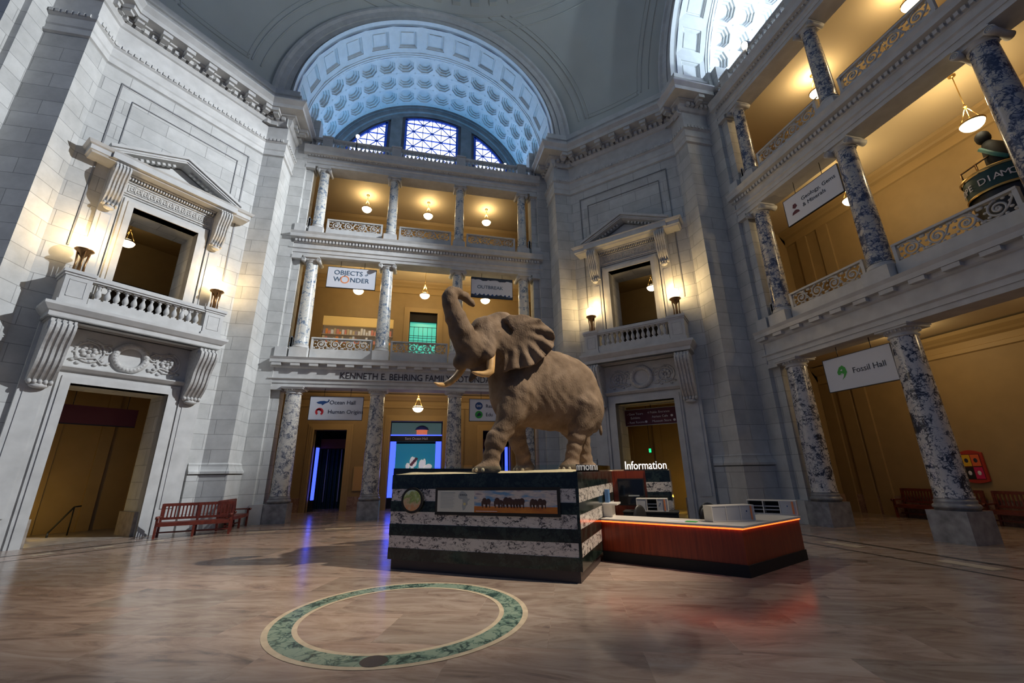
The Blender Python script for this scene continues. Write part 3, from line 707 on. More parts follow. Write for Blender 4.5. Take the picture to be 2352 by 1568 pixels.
# ---- roof balustrades with turned balusters
def baluster_mesh(h, r):
    m = MB(); m.box(-r*.9,r*.9,-r*.9,r*.9,0,h*.1); m.box(-r*.9,r*.9,-r*.9,r*.9,h*.92,h)
    m.lathe([(r*.55,h*.1),(r*.45,h*.16),(r*.8,h*.25),(r,h*.36),(r*.85,h*.5),(r*.42,h*.68),(r*.38,h*.78),(r*.62,h*.82),(r*.5,h*.86),(r*.6,h*.92)], 10)
    return m
BAL = baluster_mesh(.50, .085).mesh('baluster', MAT['stone'])
def roof_rail(nm, rz, i, a, b, label):
    t = thing('roof_balustrade', label, 'balustrade', at((a+b)/2, 14.45, 20.15, rz), rz, 'turned balustrades along the roof edge')
    w2 = (b-a)/2
    MB().box(-w2,w2,-.13,.13,0,.14).build('bottom_rail', MAT['stone'], t)
    m = MB(); m.box(-w2,w2,-.14,.14,.64,.72); m.box(-w2,w2,-.16,.16,.70,.78); m.build('top_rail', MAT['stone'], t)
    n = max(1, int(round((b-a)/.245)))
    for k in range(n):
        o = bpy.data.objects.new('baluster', BAL); COL.objects.link(o); o.parent = t; o.location = (-w2+(k+.5)*(b-a)/n, 0, .14)
PED = None
for (nm, rz) in ARMS:
    for i, x in enumerate(XS):
        if nm == 'side' and i > 1: continue
        lb = {'back': ['stone pedestal on the roof edge next to the bright pier', 'stone pedestal on the roof edge before the far window, nearer the bright pier', 'stone pedestal on the roof edge before the far window, nearer the dim pier', 'stone pedestal at the far end of the roof edge by the dim pier'], 'side': ['stone roof pedestal on the side gallery against the dim pier', 'stone roof pedestal on the side gallery near the top of the picture', None, None]}[nm][i]
        loc = at(x, 14.45, 20.15, rz)
        if PED is None:
            PED = thing('roof_pedestal', lb, 'pedestal', loc, rz, 'pedestals of the roof balustrades')
            m = MB(); m.box(-.27,.27,-.2,.2,0,.78); m.box(-.30,.30,-.23,.23,0,.12); m.build('die', MAT['stone'], PED)
            m = MB(); m.box(-.31,.31,-.24,.24,.78,.84); m.box(-.28,.28,-.21,.21,.84,.90); m.build('cap', MAT['stone'], PED)
        else: dup(PED, loc, rz, lb)
    xs = [-6.85] + list(XS) + [6.85]
    for i, (a, b) in enumerate(zip(xs, xs[1:])):
        if nm == 'side' and i > 2: continue
        lb = {'back': ['stub of turned balustrade at the roof edge touching the bright pier','turned stone balustrade along the roof edge under the small window by the bright pier','turned stone balustrade in front of the large central window','turned stone balustrade in front of the window by the dim pier','stub of turned balustrade at the roof edge touching the dim pier'],
              'side': ['stub of turned balustrade on the side gallery roof by the dim pier','turned balustrade on the side gallery roof below the white vault','turned balustrade of the side gallery roof above the handrail']}[nm][i]
        roof_rail(nm, rz, i, a+(.29 if i else 0), b-(.29 if i < 4 else 0), lb)

# ---- windows of the lunettes
def lunette_window(n, rz, x0, x1, origin, label):
    t = empty('window_%d' % n, at(0, 0, 0, rz), rz); t['kind'] = 'structure'
    r_ = 6.55; z0 = 20.6
    def top(x): return ZC + math.sqrt(max(0, r_*r_-x*x))
    def ins(x, z): return x0 <= x <= x1 and z0 <= z <= top(x)
    N_ = 24; xs = [x0+(x1-x0)*k/N_ for k in range(N_+1)]
    p = MB(); p.add([(x,19.55,z0) for x in xs]+[(x,19.55,top(x)) for x in xs], [(k,k+1,N_+2+k,N_+1+k) for k in range(N_)]); p.build('pane', MAT['daylight'], t)
    f = MB(); w_ = .14
    for k in range(N_): f.bar((xs[k],19.5,top(xs[k])-.07),(xs[k+1],19.5,top(xs[k+1])-.07), .14, .16, (0,1,0))
    for x in (x0+.07, x1-.07): f.box(x-.08,x+.08,19.42,19.58,z0,top(x)-.03)
    f.build('frame', MAT['mullion'], t)
    b = MB(); g = .70; ox, oz = origin
    def seg(a, c, wd):
        a = Vector(a); c = Vector(c); n_ = max(2, int((c-a).length/.07)); run = None
        for k in range(n_+1):
            q = a.lerp(c, k/n_); ok = ins(q.x, q.y)
            if ok and run is None: run = q
            if (not ok or k == n_) and run is not None:
                if (q-run).length > .08: b.bar((run.x,19.5,run.y),(q.x,19.5,q.y), .05, wd*1.35, (0,1,0))
                run = None
    for k in range(-12, 13):
        seg((ox+k*g, 20), (ox+k*g, 29), .05 if k % 2 else .085); seg((-7, oz+k*g), (7, oz+k*g), .05 if k % 2 else .085)
    for i in range(-6, 7):
        for j in range(-5, 6):
            cx, cz = ox+(2*i+1)*g, oz+(2*j+1)*g
            seg((cx-g,cz-g),(cx+g,cz+g), .045); seg((cx-g,cz+g),(cx+g,cz-g), .045)
            if ins(cx, cz): b.ball((cx,19.5,cz), (.12,.04,.12), 8, 6)
    b.build('glazing_bars', MAT['mullion'], t)
n_w = 0
for nm, rz in ARMS:
    for (x0, x1, org) in ((-1.95, 2.1, (-2.0, 22.4)), (-6.3, -3.25, (-3.25, 22.4)), (3.4, 6.35, (3.4, 22.4))):
        n_w += 1; lunette_window(n_w, rz, x0, x1, org, '')

# ---- doorway surrounds with balcony, window and pediment
def greek_key(m, x0, x1, z0, z1, y):
    n = 13; w_ = (x1-x0)/n; h = z1-z0
    for k in range(n):
        a = x0+k*w_; t_ = .03
        for (p, q) in (((.05,0),(.05,1)),((.05,1),(.85,1)),((.85,1),(.85,.25)),((.85,.25),(.4,.25)),((.4,.25),(.4,.65)),((.4,.65),(.62,.65)),((.05,0),(1.05,0))):
            xa, xb = sorted((a+p[0]*w_, a+q[0]*w_)); za, zb = sorted((z0+p[1]*h, z0+q[1]*h))
            m.box(xa-t_/2, xb+t_/2, y-.03, y, za-t_/2, zb+t_/2)
def console(t, name, u, w_, z0, z1, deep, small=False):
    # scrolled bracket: outline in (y,z) extruded across u, with ribs
    m = MB(); H = z1-z0; yw = WD-.15
    out = []
    for k in range(25):
        f = k/24; z = z1-H*f
        d = deep*(.98 if f < .08 else (.92*math.cos(min(1,(f-.08)/.92)*PI/2.15)**1.1+.16+.07*math.sin(f*PI*3.2)))
        out.append((yw-max(.10, d), z))
    n = len(out); ribs = 9
    for r in range(ribs):
        a = u-w_/2+w_*r/ribs; b = u-w_/2+w_*(r+1)/ribs; dd = 0 if r % 2 == 0 else .05
        vs = []
        for x in (a, b):
            vs += [(x, y+dd, z) for y, z in out] + [(x, yw+.05, z) for y, z in out]
        fs = []
        for k in range(n-1):
            fs += [(k, k+1, 2*n+k+1, 2*n+k), (k, n+k, n+k+1, k+1), (2*n+k, 2*n+k+1, 3*n+k+1, 3*n+k)]
        fs += [(0, 2*n, 3*n, n), (n-1, 2*n-1, 4*n-1, 3*n-1)]
        m.add(vs, fs)
    zb = z0+H*.62
    if not small:      # band of beads half way down
        for k in range(6): m.ball((u-w_/2+w_*(k+.5)/6, yw-deep*.62, zb), (.055,.05,.05), 8, 5)
    for k in range(4 if small else 5):       # leaf drops at the foot
        q = 4 if small else 5; x = u-w_/2+w_*(k+.5)/q; m.ball((x, yw-.2, z0-.02), (w_*.11,.12,.09), 8, 5)
    m.ball((u, yw-.16, z0-.13), (w_*.38,.13,.10), 10, 6)
    m.tube([(u-w_/2-.01, yw-deep*.80, z1-.17*min(1,H/1.5)-.05), (u+w_/2+.01, yw-deep*.80, z1-.17*min(1,H/1.5)-.05)], .15*min(1,H/1.8), 12)
    return m.build(name, MAT['carved'], t)
def rosette(m, x, z, r, y):
    for k in range(8):
        a = 2*PI*k/8; m.ball((x+r*.42*math.cos(a), y, z+r*.42*math.sin(a)), (r*.2,.05,r*.2), 7, 5)
    m.ball((x,y,z), (r*.17,.07,r*.17), 8, 5)
    pts = []
    for k in range(34):
        a = k*.24; rr = r*(.72+.011*k); pts.append((x+rr*math.cos(a), y+.01, z+rr*math.sin(a)))
    m.tube(pts, r*.085, 5)
    for k in range(12):
        a = 2*PI*k/12+.2; m.ball((x+r*.98*math.cos(a), y+.02, z+r*.9*math.sin(a)), (r*.13,.04,r*.1), 6, 4)
BAL2 = baluster_mesh(.60, .098).mesh('baluster', MAT['stone'])
def portal(nm, rz, dz):
    S_ = MAT['stone']
    t = thing('doorway_surround', dz, 'doorway', (0,0,0), rz, 'limestone doorway surrounds with balcony')
    t.location = at(0, WD, 0, rz)
    off = Vector((0, -WD, 0))
    def B(m, name, mat=S_, parent=t):
        m.v = [(x, y-WD, z) for x, y, z in m.v]; return m.build(name, mat, parent)
    # lower door casing
    m = MB()
    for (w_, d) in ((.40,.10),(.34,.16),(.24,.20),(.07,.16)):
        for sg in (-1,1): m.box(min(sg*1.39,sg*(1.39+w_)), max(sg*1.39,sg*(1.39+w_)), WD-d, WD+.3, 0, 5.14+w_)
        m.box(-1.39,1.39,WD-d,WD+.3,5.14,5.14+w_)
    m.sweep([(0,5.54),(.12,5.56),(.18,5.62),(.22,5.66),(.22,5.70),(0,5.74)], [(-1.85,WD-.1),(1.85,WD-.1)], 1)
    B(m, 'door_casing')
    for sg in (-1,1):
        m = MB(); m.box(min(sg*1.80,sg*2.52), max(sg*1.80,sg*2.52), WD-.16, WD+.2, 0, 7.05); m.box(min(sg*1.93,sg*2.39), max(sg*1.93,sg*2.39), WD-.19, WD, .9, 4.8)
        B(m, 'pilaster_strip')
    # frieze with wreath between the brackets
    m = MB(); m.box(-1.8,1.8,WD-.10,WD+.2,5.74,7.05); B(m, 'frieze_slab')
    m = MB(); y = WD-.13; zc = 6.32
    m.tube([(.46*math.cos(2*PI*k/40), y, zc+.46*math.sin(2*PI*k/40)) for k in range(41)], .115, 8)
    for k in range(26):
        a = 2*PI*k/26; m.ball((.46*math.cos(a), y-.06, zc+.46*math.sin(a)), (.07,.07,.07), 6, 4)
    for sg in (-1,1):
        rosette(m, sg*1.15, zc, .40, y); scroll(m, sg*.70, zc+.12, .16, sg, 1.2, y, .03)
        m.tube([(sg*.55,y,zc-.3),(sg*.75,y,zc-.4),(sg*.95,y,zc-.2),(sg*1.6,y,zc-.35)], .035, 5); m.tube([(sg*.6,y,zc+.35),(sg*.85,y,zc+.30),(sg*1.3,y,zc+.42)], .03, 5)
        for k in range(7): m.ball((sg*(.62+.15*k), y, zc-.36+.1*math.sin(k*2.1)), (.07,.04,.05), 6, 4)
    B(m, 'wreath_relief', MAT['carved'])
    i0 = len(t.children)
    for sg in (-1,1):
        o = console(t, 'scroll_bracket', sg*2.12, .62, 5.05, 7.02, .95); o.location = (0,-WD,0)
    # ledge
    m = MB(); m.sweep([(0,7.02),(.55,7.06),(.62,7.10),(1.02,7.12),(1.02,7.26),(1.08,7.30),(1.20,7.46),(1.20,7.56),(0,7.58)], [(-2.72,WD),(2.72,WD)], 1)
    for sg in (-1,1):
        pass
    m2 = MB(); m2.sweep([(0,7.02),(-.45,7.06),(-.37,7.10),(0.03,7.12),(.03,7.26),(.08,7.30),(.2,7.46),(.2,7.56),(-.6,7.58),(-.6,7.02)], [(-2.50,WD),(-2.50,WD-1.0),(2.50,WD-1.0),(2.50,WD)], 1)
    m2.box(-2.5,2.5,WD-1.02,WD,7.10,7.57)
    B(m2, 'balcony_ledge')
    # balcony front
    m = MB(); m.box(-1.72,1.72,WD-.98,WD-.72,7.56,7.95); B(m, 'balcony_plinth')
    m = MB(); m.box(-1.74,1.74,WD-1.0,WD-.70,8.55,8.62); m.box(-1.74,1.74,WD-1.04,WD-.66,8.62,8.72); m.box(-1.74,1.74,WD-1.01,WD-.69,8.72,8.78); B(m, 'balcony_rail')
    for sg in (-1,1):
        m = MB(); m.box(min(sg*1.74,sg*2.42), max(sg*1.74,sg*2.42), WD-1.02, WD+.1, 7.56, 8.6)
        m.box(min(sg*1.72,sg*2.46), max(sg*1.72,sg*2.46), WD-1.05, WD+.1, 8.6, 8.68); m.box(min(sg*1.68,sg*2.50), max(sg*1.68,sg*2.50), WD-1.09, WD+.1, 8.68, 8.80); m.box(min(sg*1.70,sg*2.46), max(sg*1.70,sg*2.46), WD-1.05, WD+.1, 7.56, 7.72)
        for (a, b, c, d) in ((1.86,2.30,7.86,7.88),(1.86,2.30,8.44,8.46),(1.86,1.88,7.86,8.46),(2.28,2.30,7.86,8.46)): m.box(min(sg*a,sg*b), max(sg*a,sg*b), WD-1.035, WD-1.0, c, d)
        B(m, 'balcony_pedestal')
    for k in range(13):
        o = bpy.data.objects.new('baluster', BAL2); COL.objects.link(o); o.parent = t; o.location = (-1.5+k*.25, -.85, 7.95)
    # window casing
    m = MB()
    for (w_, d) in ((.38,.10),(.32,.16),(.20,.20),(.06,.15)):
        for sg in (-1,1): m.box(min(sg*1.12,sg*(1.12+w_)), max(sg*1.12,sg*(1.12+w_)), WD-d, WD+.3, 7.56, 12.27+w_)
        m.box(-1.12,1.12,WD-d,WD+.3,12.27,12.27+w_)
    B(m, 'window_casing')
    for sg in (-1,1):
        m = MB(); m.box(min(sg*1.55,sg*2.08), max(sg*1.55,sg*2.08), WD-.14, WD+.1, 7.56, 13.5); m.box(min(sg*1.68,sg*1.95), max(sg*1.68,sg*1.95), WD-.17, WD, 9.0, 11.6); B(m, 'window_pilaster_strip')
    m = MB(); m.box(-1.55,1.55,WD-.09,WD+.1,12.7,13.62); m.box(-1.5,1.5,WD-.14,WD,12.78,12.82); m.box(-1.5,1.5,WD-.14,WD,13.27,13.31)
    greek_key(m, -1.42, 1.38, 12.90, 13.18, WD-.09)
    for k in range(33): m.box(-1.5+k*.0925, -1.5+k*.0925+.05, WD-.24, WD-.08, 13.36, 13.50)
    m.box(-1.55,1.55,WD-.30,WD,13.50,13.58)
    B(m, 'window_frieze', MAT['carved'])
    for sg in (-1,1):
        o = console(t, 'scroll_bracket', sg*1.82, .46, 11.95, 13.55, .62, True); o.location = (0,-WD,0)
    # pediment
    m = MB(); m.sweep([(0,13.56),(.62,13.58),(.66,13.64),(.70,13.66),(.70,13.84),(.76,13.88),(.82,13.98),(0,14.0)], [(-2.12,WD),(-2.12,WD-.001),(2.12,WD-.001),(2.12,WD)], 1)
    m.box(-2.2,2.2,WD-.78,WD+.05,13.66,13.98)
    for sg in (-1,1):
        a = Vector((sg*2.28,0,13.98)); b = Vector((0,0,15.0)); dirv = (b-a).normalized()
        for (z0, z1, d) in ((-.06,.12,.70),(.10,.22,.80),(.0,.06,.74)):
            nrm = Vector((-dirv.z*sg, 0, dirv.x*sg)); nrm = nrm if nrm.z > 0 else -nrm
            q = [a+nrm*z0, b+Vector((0,0,z0*1.1)), b+Vector((0,0,z1*1.1)), a+nrm*z1]
            m.prism([(p.x,p.z) for p in q], WD-d, WD+.05)
        for k in range(11):
            p = a.lerp(b, (k+1.6)/13.5); m.cbox((p.x, WD-.36, p.z-.13), (.10,.16,.11), Matrix.Rotation(math.atan2(dirv.z*1, dirv.x)*-1, 3, 'Y'))
    m.prism([(-1.95,13.98),(1.95,13.98),(0,14.86)], WD-.12, WD+.05)
    for k in range(9): m.cbox((-.9+k*.225, WD-.3, 14.03), (.1,.3,.1))
    B(m, 'pediment')
    return t
portal('bright', PI/4, 'brightly lit limestone doorway surround with balcony, window and pediment above a maroon banner')
portal('dim', -PI/4, 'shaded limestone doorway surround with balcony and pediment behind the information desk')

# ---- torch lamps on the balcony pedestals
def torch(loc, label):
    t = thing('torch_lamp', label, 'lamp', loc, 0, 'bronze torch lamps on the balconies')
    m = MB(); m.lathe([(0,0),(.20,0),(.20,.05),(.12,.08),(.10,.14),(0,.16)], 16); m.build('base', MAT['bronze'], t)
    for k in range(4):
        a = PI/4+PI/2*k; q = MB(); q.tube([(.13*math.cos(a),.13*math.sin(a),.06),(.12*math.cos(a),.12*math.sin(a),.4),(.16*math.cos(a),.16*math.sin(a),.9)], [.035,.026,.036], 6); q.build('leg', MAT['bronze'], t)
    m = MB(); m.tube([(0,0,.1),(0,0,.85)], .04, 8); m.build('stem', MAT['bronze'], t)
    m = MB(); m.lathe([(.03,.62),(.10,.72),(.19,.86),(.24,.90),(.27,.93),(.24,.97),(.15,1.0),(.0,1.0)], 18); m.build('cup', MAT['bronze'], t)
    m = MB(); m.ball((0,0,1.21), (.24,.24,.25), 20, 14); g = m.build('globe', MAT['globe'], t); g.visible_shadow = True
    l = lamp('torch_lamp_light', 'POINT', (0,0,1.60), 95, (1,.68,.30), .12); l.parent = t
    return t
tl = [('bronze torch lamp with lit globe on the bright pier balcony, nearer the picture edge', PI/4, -2.12), ('bronze torch lamp with lit globe on the bright pier balcony, nearer the gallery columns', PI/4, 2.12), ('bronze torch lamp with lit globe on the dim pier balcony, nearer the elephant', -PI/4, -2.12), ('bronze torch lamp with lit globe on the dim pier balcony, nearer the information desk end', -PI/4, 2.12)]
for lb, rz, u in tl: torch(at(u, WD-.62, 8.80, rz), lb)

# ---- hanging bowl lamps
def pendant(loc, drop, label, power=150, light=True, globe=False):
    t = thing('pendant_lamp', label, 'lamp', loc, 0, 'bowl lamps hanging in the galleries')
    r_ = .30
    m = MB(); m.lathe([(0,drop),(.10,drop),(.10,drop-.05),(.03,drop-.09),(0,drop-.09)], 12); m.build('ceiling_rose', MAT['brass'], t)
    m = MB(); m.tube([(0,0,.72),(0,0,drop-.05)], .014, 6); m.ball((0,0,.70), .05, 8, 6); m.build('rod', MAT['brass'], t)
    for k in range(3):
        a = 2*PI*k/3+.4; q = MB(); q.tube([(0,0,.70),(r_*.9*math.cos(a),r_*.9*math.sin(a),.02)], .012, 5); q.build('chain', MAT['brass'], t)
    m = MB(); m.lathe([(r_*math.cos(R(k*7.5)), -r_*.85*math.sin(R(k*7.5))) for k in range(13)], 24) ; m.lathe([(r_,0),(r_+.02,.02),(r_,.05),(r_*.75,.09),(0,.10)], 24); m.build('bowl', MAT['bowl'], t)
    m = MB(); m.lathe([(r_+.005,-.02),(r_+.03,.0),(r_+.03,.035),(r_+.005,.05)], 24); m.build('rim', MAT['brass'], t)
    if light:
        l = lamp('pendant_lamp_light', 'POINT', (0,0,.55), power*.55, (1,.76,.42), .15); l.parent = t
    return t
# middle gallery, far side
pendant((-3.80,17.3,12.68), 2.02, 'lit bowl lamp peeping out below the Objects of Wonder banner', 230)
pendant((.15,17.3,12.70), 2.0, 'lit bowl lamp on a long rod above the teal window', 230)
pendant((3.99,17.3,12.66), 2.04, 'lit bowl lamp peeping out below the Outbreak banner', 230)
pendant((-3.80,17.3,18.46), 1.04, 'lit bowl lamp in the far top gallery, nearest the bright pier', 120)
pendant((.11,17.3,18.48), 1.02, 'lit bowl lamp in the middle of the far top gallery', 120)
pendant((4.05,17.3,18.49), 1.01, 'lit bowl lamp in the far top gallery, nearest the dim pier', 120)
pendant((.09,17.3,5.62), 1.23, 'lit bowl lamp hanging above the blue-lit doorway', 90)
pendant((17.3,-.1,12.66), 2.04, 'large lit bowl lamp on a rod inside the side gallery', 330)
for y, lb in ((4.0, 'bowl lamp of the uppermost side gallery near the dim pier'), (.1, 'bowl lamp of the uppermost side gallery above the handrail')): pendant((17.3,y,18.48), 1.02, lb, 240)
pendant((17.3,3.95,12.66), 2.04, 'bowl lamp of the side gallery behind the Geology sign', 200)
pendant((*rot2(0,19.9,PI/4),12.92), 1.28, 'lit bowl lamp seen through the window of the bright pier', 12)
pendant((*rot2(0,19.9,-PI/4),12.98), 1.22, 'lit bowl lamp seen through the window of the dim pier', 12)
# round ceiling lights added to brighten the ground-floor galleries
for nm, pos in (('back', [(-4,17.4),(4.2,17.4)]), ('side', [(17.4,3.9),(17.4,-1.2)])):
    for x, y in pos:
        lb = {'back': {-4: 'round ceiling light over the Ocean Hall sign', 4.2: 'round ceiling light over the sign beside the elephant leg'}, 'side': {17.4: None}}[nm].get(x)
        if lb is None: lb = 'round ceiling light above the Fossil Hall sign' if y > 2 else 'round ceiling light above the red benches'
        t = thing('ceiling_light', lb, 'light', (x,y,6.85), 0, 'ceiling lights of the ground-floor galleries')
        m = MB(); m.lathe([(.22,0),(.22,-.06),(.17,-.07)], 20); m.build('ring', MAT['brass'], t)
        m = MB(); m.lathe([(.17,-.06),(.1,-.075),(0,-.08)], 20); m.build('diffuser', MAT['bowl'], t)
        l = lamp('ceiling_light_glow', 'POINT', (0,0,-.35), 40 if nm == 'back' else 70, (1,.74,.40), .15); l.parent = t
# floodlights on the roof edges
for lb, loc, aim in (('glaring floodlight on the side gallery roof before the white vault', (14.25,4.35,21.0), (-10,10,8)), ('glaring floodlight on the far roof edge beside the small window', (-4.25,14.2,21.3), (4,-3,0)), ('small floodlight on the far roof edge near the dim pier', (5.2,16.3,22.6), (0,0,10))):
    t = thing('floodlight', lb, 'floodlight', loc, 0, 'floodlights on the gallery roofs')
    d = (Vector(aim)-Vector(loc)).normalized(); q = d.to_track_quat('Z','Y').to_matrix()
    s_ = .6 if 'small' in lb else 1
    m = MB(); m.lathe([(0,-.22),(.12,-.22),(.2,0),(.2,.05)], 16); m.v = [tuple(q @ Vector(p)*s_) for p in m.v]; m.build('housing', MAT['black'], t)
    m = MB(); m.lathe([(0,.03),(.18,.03)], 16); m.v = [tuple(q @ Vector(p)*s_) for p in m.v]; m.build('lens', MAT['flood'], t)
    m = MB(); m.tube([(0,0,-.05),(0,0,20.12-loc[2])], .03, 6); m.build('stand', MAT['black'], t)

# ---- signs hung between the columns
def sign(name, rz, x0, x1, z0, z1, label, y=14.67, mat='paper', frame='steel'):
    t = thing(name, label, 'sign', at((x0+x1)/2, y, (z0+z1)/2, rz), rz)
    w2, h2 = (x1-x0)/2, (z1-z0)/2
    pn = MB().box(-w2,w2,-.03,.03,-h2,h2).build('panel', MAT[mat], t)
    m = MB(); f = .022
    m.box(-w2-f,w2+f,-.035,.035,h2,h2+f); m.box(-w2-f,w2+f,-.035,.035,-h2-f,-h2); m.box(-w2-f,-w2,-.035,.035,-h2,h2); m.box(w2,w2+f,-.035,.035,-h2,h2); m.build('frame', MAT[frame], t)
    top = (6.12 if z1 < 8 else 13.2) - (z0+z1)/2
    for sx in (-.5, .5): m = MB(); m.tube([(sx*w2,0,h2),(sx*w2,0,top)], .012, 5); m.build('hanger', MAT[frame], t)
    return pn, w2, h2
RX = (PI/2, 0, 0); YF = -.034
def disc(m, x, z, r, n=24, y=YF, sx=1): m.add([(x+r*sx*math.cos(2*PI*k/n), y, z+r*math.sin(2*PI*k/n)) for k in range(n)], [tuple(range(n))]); return m
def annulus(m, x, z, r0, r1, a0=0, a1=2*PI, n=30, y=YF):
    vs = []
    for k in range(n+1):
        a = a0+(a1-a0)*k/n; vs += [(x+r0*math.cos(a), y, z+r0*math.sin(a)), (x+r1*math.cos(a), y, z+r1*math.sin(a))]
    m.add(vs, [(2*k,2*k+1,2*k+3,2*k+2) for k in range(n)]); return m
def flat(m, pts, y=YF): m.add([(x, y, z) for x, z in pts], [tuple(range(len(pts)))]); return m
t, w2, h2 = sign('hanging_sign', 0, -5.08, -2.62, 4.58, 5.71, 'white hanging sign with blue whale and red head, Ocean Hall and Human Origins')
m = MB(); flat(m, [(-.95,.28),(-.78,.34),(-.6,.36),(-.48,.33),(-.40,.36),(-.34,.42),(-.42,.42),(-.38,.30),(-.55,.22),(-.66,.13),(-.70,.20),(-.85,.21)]); m.build('whale_icon', MAT['inkblue'], t)
m = MB(); annulus(m, -.76, -.18, .09, .19, R(-60), R(235)); flat(m, [(-.93,-.1),(-.80,-.02),(-.70,-.06),(-.62,-.22),(-.70,-.16),(-.78,-.12)]); m.build('head_icon', MAT['inkred'], t)
text('Ocean Hall', .27, MAT['ink'], t, (-.34,YF,.20), RX); text('Human Origins', .27, MAT['ink'], t, (-.38,YF,-.26), RX)
t, w2, h2 = sign('hanging_sign', 0, 2.75, 5.18, 4.60, 5.74, 'white hanging sign with blue and green round icons partly behind the elephant foreleg')
m = disc(MB(), -.72, .22, .2); m.build('round_icon', MAT['inkblue'], t); m = MB(); annulus(m, -.79, .22, .03, .06, y=YF-.003); annulus(m, -.65, .22, .03, .06, y=YF-.003); m.build('icon_detail', MAT['paper'], t)
m = disc(MB(), -.72, -.24, .2); m.build('round_icon', MAT['inkgreen'], t); m = MB(); flat(m, [(-.84,-.34),(-.78,-.2),(-.68,-.12),(-.58,-.26),(-.66,-.3)], YF-.003); m.build('icon_detail', MAT['ink'], t)
text('Rea', .26, MAT['ink'], t, (-.36,YF,.13), RX); text('Edu', .26, MAT['ink'], t, (-.36,YF,-.32), RX)
t, w2, h2 = sign('hanging_banner', 0, -5.04, -2.56, 11.62, 12.80, 'pale blue hanging banner lettered Objects of Wonder')
text('OBJECTS', .38, MAT['inkteal'], t, (-.92,YF,.17), RX); text('of', .20, MAT['inkteal'], t, (.70,YF,.18), (PI/2,-.3,0))
text('W', .38, MAT['inkteal'], t, (-.92,YF,-.23), RX); text('NDER', .38, MAT['inkteal'], t, (-.08,YF,-.23), RX)
m = annulus(MB(), -.34, -.10, .17, .23); m.build('ring_motif', MAT['inkorange'], t)
t, w2, h2 = sign('hanging_banner', 0, 2.75, 5.18, 11.66, 12.90, 'blue and black-edged hanging banner lettered Outbreak')
m = MB(); 
for sgn in (1,-1):
    pts = [(-w2, sgn*h2)]; random.seed(3+sgn)
    n = 22
    for k in range(n+1): pts.append((-w2+2*w2*k/n, sgn*(h2-.10-.10*random.random())))
    pts.append((w2, sgn*h2)); flat(m, pts)
m.build('ragged_border', MAT['ink'], t)
m = MB()
for k in range(9): flat(m, [(-w2+.1+k*.25,-h2+.12),(-w2+.25+k*.25,-h2+.26),(-w2+.33+k*.25,-h2+.12)], YF+.002)
m.build('ragged_tint', MAT['inkblue'], t)
text('OUTBREAK', .30, MAT['inkteal'], t, (-.88,YF,-.06), RX)
rzE = -PI/2
t, w2, h2 = sign('hanging_sign', rzE, -4.70, -2.38, 4.57, 5.73, 'white hanging sign with green dinosaur skull, Fossil Hall')
m = MB(); flat(m, [(-.72,.06),(-.62,.22),(-.50,.27),(-.40,.17),(-.37,.0),(-.47,-.14),(-.60,-.24),(-.52,-.12),(-.49,-.02),(-.58,-.06),(-.70,-.04)]); flat(m, [(-.66,-.02),(-.5,.02),(-.52,.08),(-.64,.05)], YF-.003); m.build('skull_icon', MAT['inkgreen'], t)
m = MB(); flat(m, [(-.60,.10),(-.52,.14),(-.53,.07)], YF-.004); flat(m, [(-.64,-.03),(-.53,0),(-.55,-.05)], YF-.004); m.build('icon_detail', MAT['paper'], t)
text('Fossil Hall', .27, MAT['ink'], t, (-.18,YF,-.08), RX)
t, w2, h2 = sign('hanging_sign', rzE, -4.71, -2.35, 11.48, 12.64, 'pale tilted-looking hanging sign with dark red lamp icon, Geology, Gems and Minerals')
m = MB(); flat(m, [(-.92,-.24),(-.88,-.14),(-.78,-.08),(-.70,-.08),(-.60,-.14),(-.56,-.24)]); flat(m, [(-.84,.06),(-.80,.2),(-.68,.2),(-.62,.06),(-.73,-.02)]); m.build('volcano_icon', MAT['maroon'], t)
text('Geology, Gems', .23, MAT['ink'], t, (-.40,YF,.12), RX); text('& Minerals', .23, MAT['ink'], t, (-.40,YF,-.16), RX)
# inscription on the frieze
t = thing('frieze_inscription', 'bronze letters naming the rotunda on the beam above the blue-lit doorway', 'lettering', (0,14.35,6.60), 0)
o = text('KENNETH E. BEHRING FAMILY ROTUNDA', .47, MAT['kick'], t, (0,-.012,-.02), RX, 'lettering', .012, 'CENTER'); o.scale = (7.6/o.dimensions.x, 1, 1)

